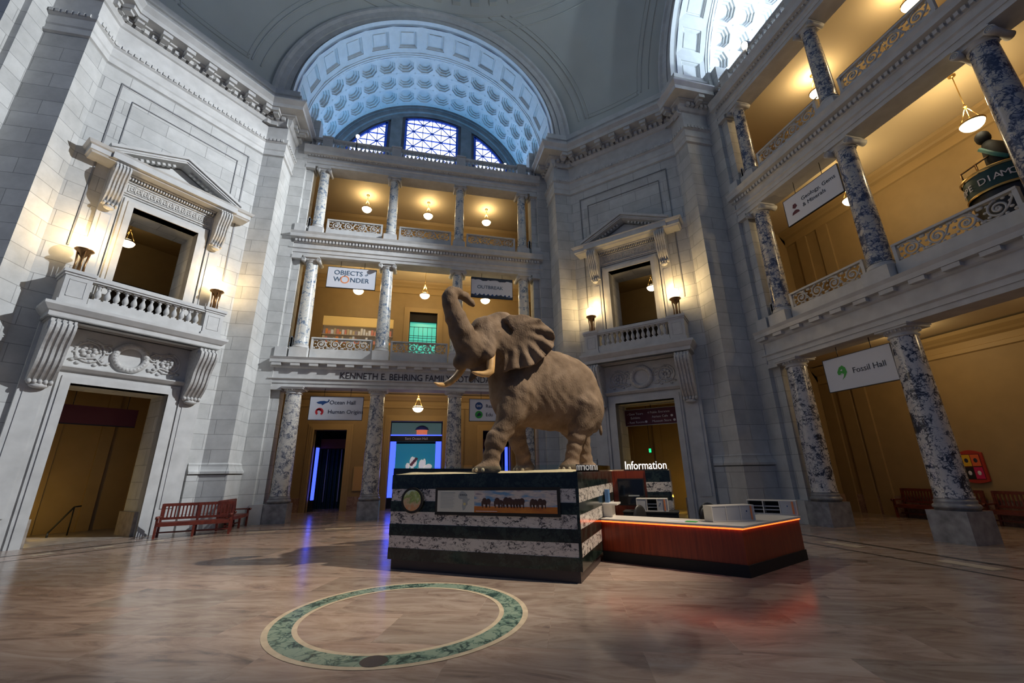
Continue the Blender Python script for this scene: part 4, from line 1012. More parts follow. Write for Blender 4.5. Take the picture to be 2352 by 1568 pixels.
# ---- behind the far doorways
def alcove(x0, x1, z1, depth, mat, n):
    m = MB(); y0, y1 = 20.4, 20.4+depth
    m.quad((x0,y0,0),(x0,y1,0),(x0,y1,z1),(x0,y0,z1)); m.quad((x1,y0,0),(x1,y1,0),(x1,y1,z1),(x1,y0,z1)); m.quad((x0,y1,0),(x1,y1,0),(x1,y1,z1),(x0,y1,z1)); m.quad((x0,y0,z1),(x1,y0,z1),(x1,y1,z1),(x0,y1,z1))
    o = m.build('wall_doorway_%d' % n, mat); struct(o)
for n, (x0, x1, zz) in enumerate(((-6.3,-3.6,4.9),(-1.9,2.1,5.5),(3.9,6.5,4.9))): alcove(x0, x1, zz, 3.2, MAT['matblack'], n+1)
for x, lb, cl in ((-4.94, 'dark teal curtain hanging in the doorway under the Ocean Hall sign', -1), (5.2, 'dark teal curtain in the doorway behind the elephant legs', 1)):
    t = thing('curtain', lb, 'curtain', (x,22.6,0))
    m = MB(); n = 60; vs = []
    for k in range(n+1):
        xx = -1.1+2.2*k/n; yy = .12*math.sin(k*.9); vs += [(xx,yy,.0),(xx,yy,3.62)]
    m.add(vs, [(2*k,2*k+2,2*k+3,2*k+1) for k in range(n)], True); m.build('cloth', MAT['tealdark'], t)
    m = MB(); 
    for xx in (-.5,.35,.85): m.box(xx-.03,xx+.03,-.2,-.16,.4,3.6)
    m.build('pale_pole', MAT['grey'], t)
    t = thing('red_banner', 'dark red banner across the doorway ' + ('under the Ocean Hall sign' if cl < 0 else 'behind the elephant legs'), 'banner', (x+.12*-cl,21.2,3.58))
    MB().box(-.85,.85,-.02,.02,0,.58).build('cloth', MAT['maroon'], t)
    m = MB(); m.tube([(-.85,0,.58),(-.85,0,1.3)], .01, 5); m.tube([(.85,0,.58),(.85,0,1.3)], .01, 5); m.build('wire', MAT['steel'], t)
    t = thing('blue_light_panel', 'tall blue glowing panel at the edge of the doorway ' + ('under the Ocean Hall sign' if cl < 0 else 'behind the elephant legs'), 'light', (-5.72 if cl < 0 else 5.98,20.7,0))
    MB().box(-.06,.06,-.18,.18,.62,3.6).build('lit_panel', MAT['neon'], t); MB().box(-.10,.10,-.22,.22,0,.62).build('base', MAT['black'], t); MB().box(-.08,.08,-.2,.2,3.6,3.7).build('cap', MAT['black'], t)
t = thing('exhibit_entrance', 'blue-lit exhibition entrance in the central doorway', 'exhibit', (.1,21.0,0))
MB().box(-1.62,1.62,-.15,.15,3.98,4.34).build('header_board', MAT['black'], t)
text('Sant Ocean Hall', .22, MAT['whiteink'], t, (0,-.16,4.09), RX, 'lettering', .005, 'CENTER')
for sg in (-1,1):
    MB().box(min(sg*1.25,sg*1.6), max(sg*1.25,sg*1.6), -.12,.12, .62,3.98).build('lit_pillar', MAT['neon'], t); MB().box(min(sg*1.2,sg*1.65), max(sg*1.2,sg*1.65), -.15,.15, 0,.62).build('pillar_base', MAT['black'], t)
MB().box(-1.62,1.62,-.1,.1,4.36,4.42).build('lit_edge', MAT['neon'], t)
l = lamp('exhibit_glow', 'POINT', (-.2,-1.3,2.2), 26, (.15,.22,1), .3); l.parent = t
t = thing('aquarium_backdrop', 'teal glowing backdrop wall deep inside the central doorway', 'exhibit', (.1,23.3,0))
MB().box(-1.5,1.5,0,.05,0,4.0).build('screen', plain('teal_gradient_screen', (.02,.16,.2), .5, emit=(.02,.19,.24), es=.5), t)
m = MB(); random.seed(5)
for k in range(14): m.ball((random.uniform(-.5,1.0), -.3, 2.2+random.uniform(-.35,.6)), (random.uniform(.1,.25),.1,random.uniform(.15,.4)), 7, 5)
m.build('pale_coral', plain('lit_coral', (.6,.55,.45), .6, emit=(.75,.7,.55), es=.45), t)
m = MB()
for k in range(4): m.ball((-.25+.1*k, -.42, 2.6+.12*k), (.12,.08,.1), 7, 5)
m.build('orange_coral', MAT['inkorange'], t)
MB().box(-1.4,1.4,-.5,-.3,1.55,1.7).build('ledge', MAT['ink'], t)
m = MB()
for x in (-1.3,1.25): m.ball((x,-.3,2.05), (.2,.1,.3), 8, 6)
m.build('magenta_figure', plain('magenta_glow', (.6,.05,.25), .5, emit=(.6,.05,.25), es=.5), t)
t = thing('lit_pavilion_model', 'small lit red and white dome model above the exhibition header', 'exhibit', (.45,22.5,4.42))
MB().lathe([(.36,0),(.36,.45)], 16).build('red_drum', plain('lit_red', (.6,.15,.08), .5, emit=(.8,.2,.08), es=.6), t); m = MB(); m.lathe([(.48,.42),(.40,.6),(.2,.72),(0,.76)], 16); m.build('white_roof', MAT['white'], t)
t = thing('transom_panel', 'grey-green panel above the exhibition header board', 'panel', (.1,23.0,4.4)); MB().box(-1.7,1.7,0,.05,0,1.0).build('board', plain('grey_green_board', (.09,.14,.13), .5, emit=(.09,.15,.13), es=.45), t)
for x, lb in ((-3.15,'tan notice board on the wall beside the grey column by the Ocean Hall doorway'),(3.34,'tan notice board low behind the elephant forefoot')):
    t = thing('notice_board', lb, 'notice', (x,19.97,1.1)); MB().box(-.3,.3,-.03,.02,0,1.37).build('frame', MAT['brass'], t); MB().box(-.27,.27,-.036,-.03,.03,1.34).build('sheet', plain('tan_sheet', (.55,.33,.13), .6), t)
# ---- middle gallery: lit display and teal window
t = thing('display_case', 'long lit display niche with colourful objects behind the Objects of Wonder banner', 'display', (-3.99,20.3,10.1))
MB().box(-2.2,2.2,.02,.05,0,1.85).build('back_board', plain('display_back', (.30,.24,.17), .7, emit=(.5,.4,.25), es=.12), t)
MB().box(-2.2,2.2,-.25,-.1,1.22,1.84).build('lit_fascia', MAT['shelf'], t); MB().box(-2.2,2.2,-.25,.05,.58,.62).build('shelf_board', MAT['white'], t)
random.seed(11)
cols = [plain('display_colour_%d' % k, c, .5, emit=c, es=.25) for k, c in enumerate(((.55,.20,.14),(.6,.55,.45),(.08,.07,.06),(.5,.38,.2),(.62,.6,.56),(.65,.22,.05),(.25,.2,.22)))]
for k in range(26):
    x = -2.1+k*.165; 
    for z in (0,.62): MB().box(x-random.uniform(.04,.08), x+random.uniform(.04,.08), -.2, -.05, z, z+random.uniform(.18,.52)).build('display_item', random.choice(cols), t)
t = thing('display_case', 'lit yellow display niche glimpsed past the elephant forehead', 'display', (4.1,20.3,10.1))
MB().box(-2.15,2.15,.02,.05,0,1.85).build('back_board', MAT['mustard2'], t); MB().box(-2.15,2.15,-.25,-.1,1.22,1.84).build('lit_fascia', MAT['shelf'], t)
t = empty('window_%d' % (n_w+1), (.165,20.3,7.5)); t['kind'] = 'structure'
MB().box(-.9,.9,0,.04,0,4.42).build('pane', MAT['tealglow'], t); MB().box(-.92,.92,-.2,.05,4.42,5.0).build('dark_transom', MAT['darkdoor'], t)
m = MB()
for k in range(7): m.box(-.9+k*.3-.012, -.9+k*.3+.012, -.03, 0, 0, 4.1)
for z in (.5,1.1,1.7,2.4,3.1,3.3,3.45,4.08): m.box(-.9,.9,-.03,0,z-.012,z+.012)
m.box(-.93,-.88,-.06,.02,0,4.9); m.box(.88,.93,-.06,.02,0,4.9); m.build('glazing_bars', MAT['ink'], t)
# ---- side gallery doorway and the round kiosk
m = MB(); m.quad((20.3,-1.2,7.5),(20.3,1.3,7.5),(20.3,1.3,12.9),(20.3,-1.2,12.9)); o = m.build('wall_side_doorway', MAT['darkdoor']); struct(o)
t = thing('round_kiosk', 'round gem shop kiosk with dark green lettered band in front of the dark doorway', 'kiosk', (17.6,-.05,7.5), -PI/2)
m = MB(); m.lathe([(.75,0),(.75,2.8)], 32); m.build('drum', MAT['black'], t)
m = MB(); m.lathe([(.80,2.55),(.80,3.18)], 32); m.build('green_band', plain('dark_green_band', (.01,.05,.05), .4), t)
m = MB(); m.lathe([(.83,3.18),(.86,3.24),(.80,3.28)], 32); m.lathe([(.82,2.5),(.84,2.55),(.80,2.58)], 32); m.build('brass_rim', MAT['brass'], t)
for k, ch in enumerate('HOPE DIAMOND'):
    a = -PI/2 + (k-5)*.21 - .05; text(ch, .30, MAT['whiteink'], t, (.82*math.cos(a), .82*math.sin(a), 2.76), (PI/2,0,a+PI/2), 'lettering', .006, 'CENTER')
m = MB(); m.tube([(-.7,-.2,3.25),(-.7,-.2,3.75),(.2,-.2,3.9)], .03, 6); m.tube([(-.3,-.2,3.25),(-.3,-.2,3.8)], .03, 6); m.build('copper_rail', MAT['bronze'], t)
t = thing('dark_sculpture', 'dark sculpture with a teal strap standing above the round kiosk', 'sculpture', (17.7,-.25,10.78), -PI/2)
m = MB(); m.tube([(0,0,0),(-.05,0,.5),(-.12,0,.95),(-.2,0,1.2)], [.30,.34,.26,.13], 10); m.ball((-.22,-.02,1.42), (.19,.2,.24), 10, 8); m.build('figure', MAT['matblack'], t)
m = MB(); m.tube([(.25,-.28,.25),(0,-.36,.55),(-.28,-.27,.95)], .07, 6); m.build('teal_strap', plain('teal_strap', (.04,.2,.19), .5), t)

# ---- benches
def bench(L, label, loc, rz, grp='slatted wooden benches along the walls'):
    t = thing('wooden_bench', label, 'bench', loc, rz, grp); w2 = L/2
    m = MB()
    for k in range(6): m.box(-w2+.04,w2-.04,-.28+k*.098,-.28+k*.098+.08,.46,.50)
    m.box(-w2+.04,w2-.04,-.29,-.25,.38,.46); m.build('seat', MAT['bench'], t)
    m = MB(); m.bar((-w2+.03,.30,1.06),(w2-.03,.30,1.06),.04,.10); m.bar((-w2+.03,.27,.60),(w2-.03,.27,.60),.04,.08)
    n = int(L/.115)
    for k in range(n+1):
        x = -w2+.1+(L-.2)*k/n; m.bar((x,.272,.60),(x,.298,1.03),.045,.02,(0,1,0))
    m.build('backrest', MAT['bench'], t)
    for x in (-w2+.04, 0, w2-.04):
        q = MB(); q.box(x-.035,x+.035,-.28,-.21,0,.66 if x else .46); q.build('front_leg', MAT['bench'], t)
        q = MB(); q.bar((x,.24,0),(x,.31,1.10),.07,.07,(0,1,0)); q.build('back_leg', MAT['bench'], t)
    for x in (-w2+.04, w2-.04):
        q = MB(); q.box(x-.045,x+.045,-.32,.28,.66,.70); q.tube([(x-.045,-.31,.67),(x+.045,-.31,.67)], .05, 10); q.build('armrest', MAT['bench'], t)
    m = MB(); m.box(-w2+.04,w2-.04,-.02,.02,.14,.19); m.build('stretcher', MAT['bench'], t)
    return t
bench(2.25, 'dark red slatted bench by the bright doorway, standing in front of the pier', (-7.63,11.24,0), R(15.4))
bench(1.7, 'second dark red bench tucked behind the first, its end beside the pink column base', (-7.08,13.15,0), R(90))
bench(2.72, 'red slatted bench by the far mustard wall, partly behind the two-patch breccia column', (19.55,5.68,0), R(-90))
bench(2.72, 'red slatted bench by the mustard wall running out of view past the breccia column', (19.55,2.74,0), R(-90))
t = thing('poster_frame', 'red arched frame with four bright posters on the mustard wall above the benches', 'frame', (19.96,4.40,1.42), -PI/2)
m = MB(); arc = [(-.35+.7*k/12, .98+.10*math.sin(PI*k/12)) for k in range(13)]; low = [(.35-.7*k/12, -.0-.07*math.sin(PI*k/12)) for k in range(13)]
m.prism(arc+low, -.05, .02); m.build('frame', MAT['red'], t)
MB().box(-.28,.28,-.056,-.05,.06,.94).build('back_panel', MAT['maroon'], t)
for (x, z, c, nm) in ((-.135,.72,(.72,.42,.02),'yellow_poster'),(.135,.72,(.78,.14,.04),'orange_poster'),(-.135,.28,(.012,.012,.012),'black_poster'),(.135,.28,(.6,.015,.10),'crimson_poster')):
    q = MB(); q.box(x-.125,x+.125,-.062,-.056,z-.2,z+.2); q.build('poster', plain(nm, c, .5), t)
    q = MB(); q.ball((x,-.062,z), (.06,.006,.08), 8, 5); q.build('poster_motif', MAT['ink'] if z > .5 else MAT['whiteink'], t)

# ---- inside the pier doorways
t = thing('maroon_banner', 'dark maroon banner hung across the bright doorway', 'banner', at(.08,17.2,4.02,PI/4), PI/4)
MB().box(-1.17,1.17,-.03,.03,0,.68).build('panel', MAT['maroon'], t); m = MB(); m.box(-1.17,1.17,-.035,.035,-.04,0); m.build('bottom_rail', MAT['steel'], t)
for x in (-.8,.8): q = MB(); q.tube([(x,0,.68),(x,0,1.68)], .012, 5); q.build('hanger', MAT['steel'], t)
t = thing('directory_sign', 'maroon directory sign with white lines hung in the dim doorway', 'sign', at(-.06,16.35,4.16,-PI/4), -PI/4)
MB().box(-1.34,1.34,-.03,.03,0,.78).build('panel', MAT['maroon'], t); m = MB(); m.box(-1.36,1.36,-.035,.035,-.03,0); m.box(-1.36,1.36,-.035,.035,.78,.81); m.build('rail', MAT['grey'], t)
q = MB(); q.tube([(0,0,.8),(0,0,1.54)], .02, 6); q.build('hanger', MAT['steel'], t)
for x, z, s_ in ((-1.22,.52,'- Gem Tours'),(-1.05,.32,'Exhibits'),(-1.22,.10,'- Rest Rooms'),(-.18,.54,'4 Public Entrance'),(.02,.32,'Atrium Cafe'),(.02,.10,'Museum Store')): text(s_, .155, MAT['whiteink'], t, (x,-.034,z), RX)
m = MB(); 
for x, z in ((-.28,.15),(.98,.37),(1.08,.15)): disc(m, x, z, .06)
m.build('round_icon', MAT['whiteink'], t)
for rz, u, lb in ((PI/4,-1.12,'bright'),(-PI/4,1.12,'dim')):
    t = thing('floor_uplight', 'amber strip light near the floor inside the %s doorway' % lb, 'light', at(u,17.3,0,rz), rz)
    MB().box(-.14,.14,-.35,.35,0,.40).build('housing', MAT['kick'], t); MB().box(-.12,.12,-.33,.33,.40,.44).build('diffuser', MAT['amber'], t)
    l = lamp('uplight_glow', 'POINT', (0,.1,.75), 26, (1,.66,.10), .1); l.parent = t
    t = thing('ceiling_spot', 'small ceiling spot glowing above the banner in the %s doorway' % lb, 'light', at(-.55 if rz > 0 else .8,17.9,5.62,rz), rz)
    m = MB(); m.lathe([(.13,.08),(.13,0),(.1,0)], 14); m.build('ring', MAT['brass'], t); m = MB(); m.lathe([(.1,.01),(0,.0)], 14); m.build('lens', MAT['bowl'], t)
t = thing('sloping_handrail', 'black sloping handrail inside the bright doorway', 'handrail', at(-.25,17.9,0,PI/4), PI/4)
m = MB(); m.tube([(0,0,.15),(.55,.1,1.0),(.75,.15,1.02)], .03, 6); m.build('rail', MAT['matblack'], t); m = MB(); m.tube([(.55,.1,0),(.55,.1,1.0)], .022, 6); m.build('post', MAT['matblack'], t); m = MB(); m.tube([(.0,0,0),(0,0,.15)], .03, 6); m.build('foot_post', MAT['matblack'], t)
t = thing('exit_light', 'tiny green exit light deep inside the dim doorway', 'light', at(-.9,18.6,3.0,-PI/4), -PI/4)
MB().box(-.05,.05,-.04,.04,-.10,.10).build('lens', MAT['exit'], t); MB().box(-.07,.07,.04,.10,-.12,.12).build('bracket', MAT['black'], t); q = MB(); q.tube([(0,.05,.12),(0,.05,2.69)], .015, 5); q.build('hanger', MAT['black'], t)

# ---- elephant plinth
RZP = math.atan2(-.5616, .8274)
FLp = (-.355, 3.298)
def P_at(x, y, z=0): q = rot2(x, y, RZP); return (FLp[0]+q[0], FLp[1]+q[1], z)
t = thing('elephant_plinth', 'banded dark green and white marble plinth carrying the elephant', 'plinth', (*FLp, 0), RZP)
MB().box(0.0,4.28,0,4.34,0,.205).build('toe_kick', MAT['kick'], t)
for z0, z1, g in ((.205,.44,1),(.44,.69,0),(.69,.93,1),(.93,1.19,0),(1.19,1.41,1),(1.41,1.67,0),(1.67,1.98,1)):
    o = .0 if g else -.006
    m = MB(); m.box(-.06-o,4.34+o,-.06-o,4.4,z0,z1); m.build('green_marble_band' if g else 'white_marble_band', MAT['green' if g else 'whitemarble'], t)
    m = MB(); m.box(5.28,5.93,4.4,5.9,z0,z1); m.build('green_marble_band' if g else 'white_marble_band', MAT['green' if g else 'whitemarble'], t)
for z0, z1 in ((.44,.69),(.93,1.19),(1.41,1.67)):
    m = MB(); m.box(4.285,4.341,-.061,-.03,z0,z1); m.build('corner_strip', MAT['green'], t)
MB().box(4.34,5.28,4.42,5.9,0,1.98).build('red_side_wall', MAT['redwood'], t)
MB().box(-.06,4.34,4.4,5.9,.205,1.98).build('rear_body', MAT['green'], t); MB().box(5.28,5.93,4.45,5.9,0,.205).build('toe_kick', MAT['kick'], t)
MB().box(0,4.28,4.34,5.9,0,.205).build('toe_kick', MAT['kick'], t)
m = MB(); m.box(-.05,4.33,-.05,-.035,1.98,2.13); m.box(4.315,4.33,-.035,4.3,1.98,2.13); m.box(-.05,-.035,-.035,4.3,1.98,2.13); m.build('glass_rim', MAT['glass'], t)
# sand bed, gently humped
def sand_h(x, y): return 2.0 + .035*math.sin(x*1.7+.4)*math.cos(y*1.3) + .03*mnoise.noise((x*1.4, y*1.4, 3.1)) + .05*math.exp(-((x-3.6)**2+(y-1.6)**2)/.5)
m = MB(); n1, n2 = 66, 88
for j in range(n2+1):
    for i in range(n1+1):
        x, y = -.02+4.32*i/n1, -.02+5.9*j/n2; e = min(1, min(x+.02, 4.3-x, y+.02)/.25); m.v.append((x, y, 1.985+(sand_h(x,y)-1.985)*max(0,e)))
for j in range(n2):
    for i in range(n1): a = j*(n1+1)+i; m.f.append((a,a+1,a+n1+2,a+n1+1)); m.m.append(0); m.smooth.append(True)
sd = m.build('sand_bed', MAT['sand'], None, (*FLp, 0), RZP); tag(sd, 'pale humped sand covering the top of the banded plinth', 'sand'); sd['kind'] = 'stuff'
m = MB(); m.box(4.36,5.9,4.45,5.85,1.981,2.02); sd = m.build('sand_bed', MAT['sand'], None, (*FLp, 0), RZP); tag(sd, 'thin sand layer on the red-walled wing beside the white letters', 'sand'); sd['kind'] = 'stuff'
t = thing('white_box', 'tiny white sensor box standing on the sand near the white letters', 'box', P_at(4.1,2.6,1.99), RZP); MB().box(-.05,.05,-.04,.04,0,.15).build('case', MAT['white'], t); MB().box(-.03,.03,-.045,-.04,.04,.12).build('lens', MAT['grey'], t)
# information panels on the front
t = thing('info_panel', 'long framed panel with map of Africa and photo of an elephant herd', 'panel', P_at(0,-.075,0), RZP)
MB().box(1.13,3.97,-.01,.02,1.14,1.70).build('black_frame', MAT['matblack'], t)
MB().box(1.19,2.09,-.016,-.01,1.205,1.64).build('white_panel', plain('cream_sheet', (.60,.60,.52), .5), t)
q = MB()
for k in range(11): q.box(1.27, 1.27+(.36 if k == 0 else .30+.06*((k*7)%5)/5), -.019, -.016, 1.58-k*.03, 1.58-k*.03+(.018 if k == 0 else .006))
q.build('text_lines', MAT['grey'], t)
q = MB(); flat(q, [(x*.42+1.70, z*.42+1.235) for x, z in ((.30,0),(.40,.05),(.46,.20),(.56,.30),(.55,.42),(.70,.56),(.55,.58),(.48,.80),(.40,.88),(.26,.93),(.14,.90),(.02,.74),(.02,.62),(.12,.54),(.26,.54),(.28,.38),(.24,.22))], -.018); q.build('africa_map', MAT['grey'], t)
text('AFRICA', .055, MAT['ink'], t, (1.74,-.02,1.53), RX, 'lettering', .001)
q = MB(); q.ball((1.86,-.018,1.37), (.035,.002,.03), 8, 5); q.build('map_highlight', plain('pale_yellow', (.62,.55,.25), .5), t)
mm, nt, N, L, b = new_mat('savanna_picture')
tc = N.new('ShaderNodeTexCoord'); sp = N.new('ShaderNodeSeparateXYZ'); L.new(tc.outputs['Object'], sp.inputs[0]); nn = N.new('ShaderNodeTexNoise'); nn.inputs['Scale'].default_value = 5; nn.inputs['Detail'].default_value = 6
mp = N.new('ShaderNodeMapping'); mp.inputs['Scale'].default_value = (.6,1,2.2); L.new(tc.outputs['Object'], mp.inputs[0]); L.new(mp.outputs[0], nn.inputs['Vector'])
sky = ramp(N, [(.38,(.14,.30,.48)),(.48,(.50,.46,.44)),(.56,(.66,.58,.50)),(.66,(.30,.25,.28))]); L.new(nn.outputs['Fac'], sky.inputs['Fac'])
gr = ramp(N, [(.35,(.42,.11,.012)),(.65,(.58,.20,.02))]); L.new(nn.outputs['Fac'], gr.inputs['Fac'])
lt = N.new('ShaderNodeMath'); lt.operation = 'LESS_THAN'; lt.inputs[1].default_value = 1.325; L.new(sp.outputs['Z'], lt.inputs[0]); mx = N.new('ShaderNodeMix'); mx.data_type = 'RGBA'
L.new(lt.outputs[0], mx.inputs['Factor']); L.new(sky.outputs['Color'], mx.inputs['A']); L.new(gr.outputs['Color'], mx.inputs['B']); L.new(mx.outputs['Result'], b.inputs['Base Color']); b.inputs['Roughness'].default_value = .4
ph = MB().box(2.09,3.91,-.016,-.01,1.205,1.64).build('savanna_photo', mm, t)
herd = plain('dark_brown_herd', (.055,.02,.012), .5); random.seed(9)
for x, s_ in ((2.33,1.1),(2.42,1),(2.62,1.15),(2.70,.8),(2.82,1.25),(2.90,1.2),(2.97,.9),(3.04,1),(3.10,1),(3.17,1.1),(3.40,1),(3.46,.9),(3.56,1.05),(3.64,.9)):
    q = MB(); z = 1.36+.06*s_; q.ball((x,-.018,z), (.055*s_,.003,.06*s_), 9, 6)
    for dx in (-.035,.03): q.box(x+dx*s_-.012,x+dx*s_+.012,-.0195,-.0165,1.30,z)
    q.box(x-.062*s_,x-.045*s_,-.0195,-.0165,1.33,z); q.build('animal_silhouette', herd, ph)
q = MB(); q.box(2.13,2.62,-.018,-.016,1.225,1.235); q.build('caption', MAT['whiteink'], t)
t = thing('oval_plaque', 'oval plaque with green and orange picture in a black rim', 'plaque', P_at(.54,-.075,1.43), RZP)
q = MB(); q.lathe([(0,0),(1,0),(1,.03),(0,.03)], 40, sm=False); q.v = [(x*.29,-z,y*.275) for x, y, z in q.v]; q.build('black_rim', MAT['matblack'], t)
mo, nt, N, L, b = new_mat('plaque_picture'); tc = N.new('ShaderNodeTexCoord'); nn = N.new('ShaderNodeTexNoise'); nn.inputs['Scale'].default_value = 9; nn.inputs['Detail'].default_value = 5
sp = N.new('ShaderNodeSeparateXYZ'); L.new(tc.outputs['Object'], sp.inputs[0]); L.new(tc.outputs['Object'], nn.inputs['Vector']); ad = N.new('ShaderNodeMath'); ad.operation = 'MULTIPLY_ADD'; ad.inputs[1].default_value = 1.3
L.new(sp.outputs['Z'], ad.inputs[0]); L.new(nn.outputs['Fac'], ad.inputs[2]); rr = ramp(N, [(.22,(.60,.28,.12)),(.42,(.55,.42,.25)),(.55,(.22,.32,.08)),(.68,(.40,.48,.18)),(.85,(.50,.60,.52))]); L.new(ad.outputs[0], rr.inputs['Fac']); L.new(rr.outputs['Color'], b.inputs['Base Color'])
q = MB(); q.lathe([(0,.031),(1,.031),(1,.036),(0,.036)], 40, sm=False); q.v = [(x*.23,-z,y*.222) for x, y, z in q.v]; q.build('picture', mo, t)
t = thing('information_letters', 'lit white letters spelling Information on the red-walled wing of the plinth', 'sign', P_at(4.72,4.46,2.0), RZP)
o = text('Information', .33, MAT['letters'], t, (0,0,.02), RX, 'lettering', .02); o.scale = (1.14/o.dimensions.x, 1, 1)
MB().box(-.02,1.18,-.03,.03,-.002,.02).build('base_strip', MAT['matblack'], t)
t = thing('wall_screen', 'black wall screen on the red veneer wall below the white letters', 'screen', P_at(4.82,4.40,1.05), RZP)
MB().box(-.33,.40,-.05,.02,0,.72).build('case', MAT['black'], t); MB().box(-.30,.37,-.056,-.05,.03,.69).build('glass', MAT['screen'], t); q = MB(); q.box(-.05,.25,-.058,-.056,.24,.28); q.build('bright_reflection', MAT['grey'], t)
# ---- back cabinet, chairs and boxes behind the desk
t = thing('back_cabinet', 'low black cabinet against the banded wing behind the desk', 'cabinet', P_at(5.3,3.95,0), RZP)
MB().box(-.62,.75,-.3,.3,0,.92).build('body', MAT['black'], t); MB().box(-.64,.77,-.32,.32,.92,.95).build('top', MAT['matblack'], t)
for x in (-.27,.40): MB().box(x-.32,x+.32,-.315,-.3,.08,.88).build('door', MAT['black'], t)
def white_rack(name, label, loc, rz, L_, D_, H_, n, openings, shade=0):
    t = thing('brochure_rack', label, 'rack', loc, rz, 'white brochure racks on the information desk')
    m = MB(); m.box(-L_/2,L_/2,-D_/2,D_/2,0,.02); m.box(-L_/2,L_/2,-D_/2,D_/2,H_-.02,H_); m.box(-L_/2,-L_/2+.02,-D_/2,D_/2,.02,H_-.02); m.box(L_/2-.02,L_/2,-D_/2,D_/2,.02,H_-.02)
    for k in range(1, n): x = -L_/2+L_*k/n; m.box(x-.01,x+.01,-D_/2,D_/2,.02,H_-.02)
    m.build('casing', MAT['white'], t)
    for k in range(n):
        x0, x1 = -L_/2+L_*k/n+.015, -L_/2+L_*(k+1)/n-.015
        if k in openings:
            MB().box(x0,x1,D_/2-.03,D_/2-.01,.02,H_-.02).build('dark_back', MAT['matblack'], t)
            for z in (.09,.17): MB().box(x0,x1,-D_/2+.04,D_/2-.05,z,z+.02).build('paper_stack', MAT['papergrey'], t)
        else: MB().box(x0,x1,-D_/2+.005,-D_/2+.02,.02,H_-.02).build('front_panel', MAT['papergrey'], t)
    q = MB(); q.box(L_/2-.10,L_/2-.06,-D_/2-.003,-D_/2+.004,.02,H_-.02); q.build('brochure_edge', MAT['inkorange'], t); q = MB(); q.box(L_/2-.2,L_/2-.18,-D_/2-.003,-D_/2+.004,.18,.21); q.build('blue_mark', MAT['inkblue'], t)
    return t
white_rack('a', 'closed white brochure rack standing on the desk corner', (6.80,1.16,.92), R(-3), 1.02, .30, .32, 3, ())
white_rack('b', 'open white brochure rack with dark pigeonholes at the end of the desk', (8.72,2.0,.92), R(-50), 1.05, .30, .32, 3, (0,1))
white_rack('c', 'white rack with one dark slot on the back cabinet under the marble bands', P_at(5.42,3.92,.95), RZP, .80, .30, .32, 3, (1,))
def office_chair(label, loc, rz):
    t = thing('office_chair', label, 'chair', loc, rz, 'black office chairs behind the desk')
    m = MB(); m.ball((0,0,.50), (.27,.26,.06), 14, 8); m.build('seat', MAT['black'], t)
    m = MB(); m.ball((0,.26,.86), (.25,.05,.30), 14, 10); m.build('backrest', MAT['black'], t)
    m = MB(); m.tube([(0,.05,.45),(0,.24,.48),(0,.30,.70)], .03, 6); m.build('back_support', MAT['matblack'], t)
    for sx in (-1,1): q = MB(); q.tube([(sx*.27,.18,.5),(sx*.30,.18,.72),(sx*.30,-.15,.74),(sx*.27,-.18,.52)], .022, 6); q.build('armrest', MAT['steel'], t)
    m = MB(); m.tube([(0,0,.08),(0,0,.46)], .035, 8); m.build('gas_stem', MAT['steel'], t)
    for k in range(5):
        a = 2*PI*k/5; q = MB(); q.tube([(0,0,.12),(.28*math.cos(a),.28*math.sin(a),.07)], .025, 6); q.ball((.29*math.cos(a),.29*math.sin(a),.035), .035, 8, 6); q.build('castor_leg', MAT['matblack'], t)
office_chair('black office chair behind the desk below the wall screen', (5.75,2.75,0), R(20)); office_chair('black office chair behind the desk between the two white racks', (7.45,2.75,0), R(-40)); office_chair('black office chair nearest the cabinet with the white rack', (6.75,2.25,0), R(200))
# ---- information desk
t = thing('information_desk', 'red veneer information desk with white top and glowing orange edge', 'desk', (6.395,.335,0), 0)
k0 = Vector((4.44,2.66)); k1 = Vector((6.395,.335)); k2 = Vector((8.865,1.399))
PD = [tuple(p-k1) for p in (k0, k1, k2)]
def seg_sweep(name, prof, mat, both=True):
    if both: MBx = MB(); MBx.sweep(prof, PD, 1, True); MBx.build(name, mat, t)
n1_ = (k1-k0).normalized(); b1_ = Vector((-n1_.y, n1_.x)); n2_ = (k2-k1).normalized(); b2_ = Vector((-n2_.y, n2_.x))
seg_sweep('front_panel', [(-.03,.215),(-.03,.84),(-.10,.84),(-.10,.215)], MAT['redwood'])
seg_sweep('inner_body', [(-.10,.10),(-.10,.84),(-.78,.84),(-.78,.10)], MAT['matblack'])
seg_sweep('toe_kick', [(0,0),(0,.215),(-.7,.215),(-.7,0)], MAT['matblack'])
seg_sweep('worktop', [(.03,.875),(.03,.915),(-.85,.915),(-.85,.875)], MAT['white'])
seg_sweep('light_strip', [(-.005,.842),(-.005,.868),(-.06,.868),(-.06,.842)], MAT['led'])
seg_sweep('strip_backing', [(-.06,.84),(-.06,.876),(-.75,.876),(-.75,.84)], MAT['matblack'])
q = MB(); q.box(-.62,-.30,.62,.86,.916,.922); t2 = thing('leaflets', 'pale leaflets lying flat on the desk top near the chairs', 'leaflets', (5.72,1.55,.916), R(-50)); MB().box(-.2,.2,-.1,.1,0,.006).build('sheet', MAT['paper'], t2); MB().box(.22,.45,-.08,.1,0,.008).build('sheet', MAT['inkgreen'], t2)
t = thing('leaflet_stand', 'small white shelf with blue leaflets fixed to the plinth side above the desk', 'stand', P_at(4.345,2.75,.92), RZP)
MB().box(0,.22,-.25,.25,0,.27).build('white_block', MAT['white'], t); MB().box(0,.36,-.34,.30,.27,.31).build('shelf', MAT['white'], t); MB().box(.03,.12,-.05,.2,.31,.62).build('leaflet_holder', plain('blue_leaflets', (.07,.16,.33), .4), t)

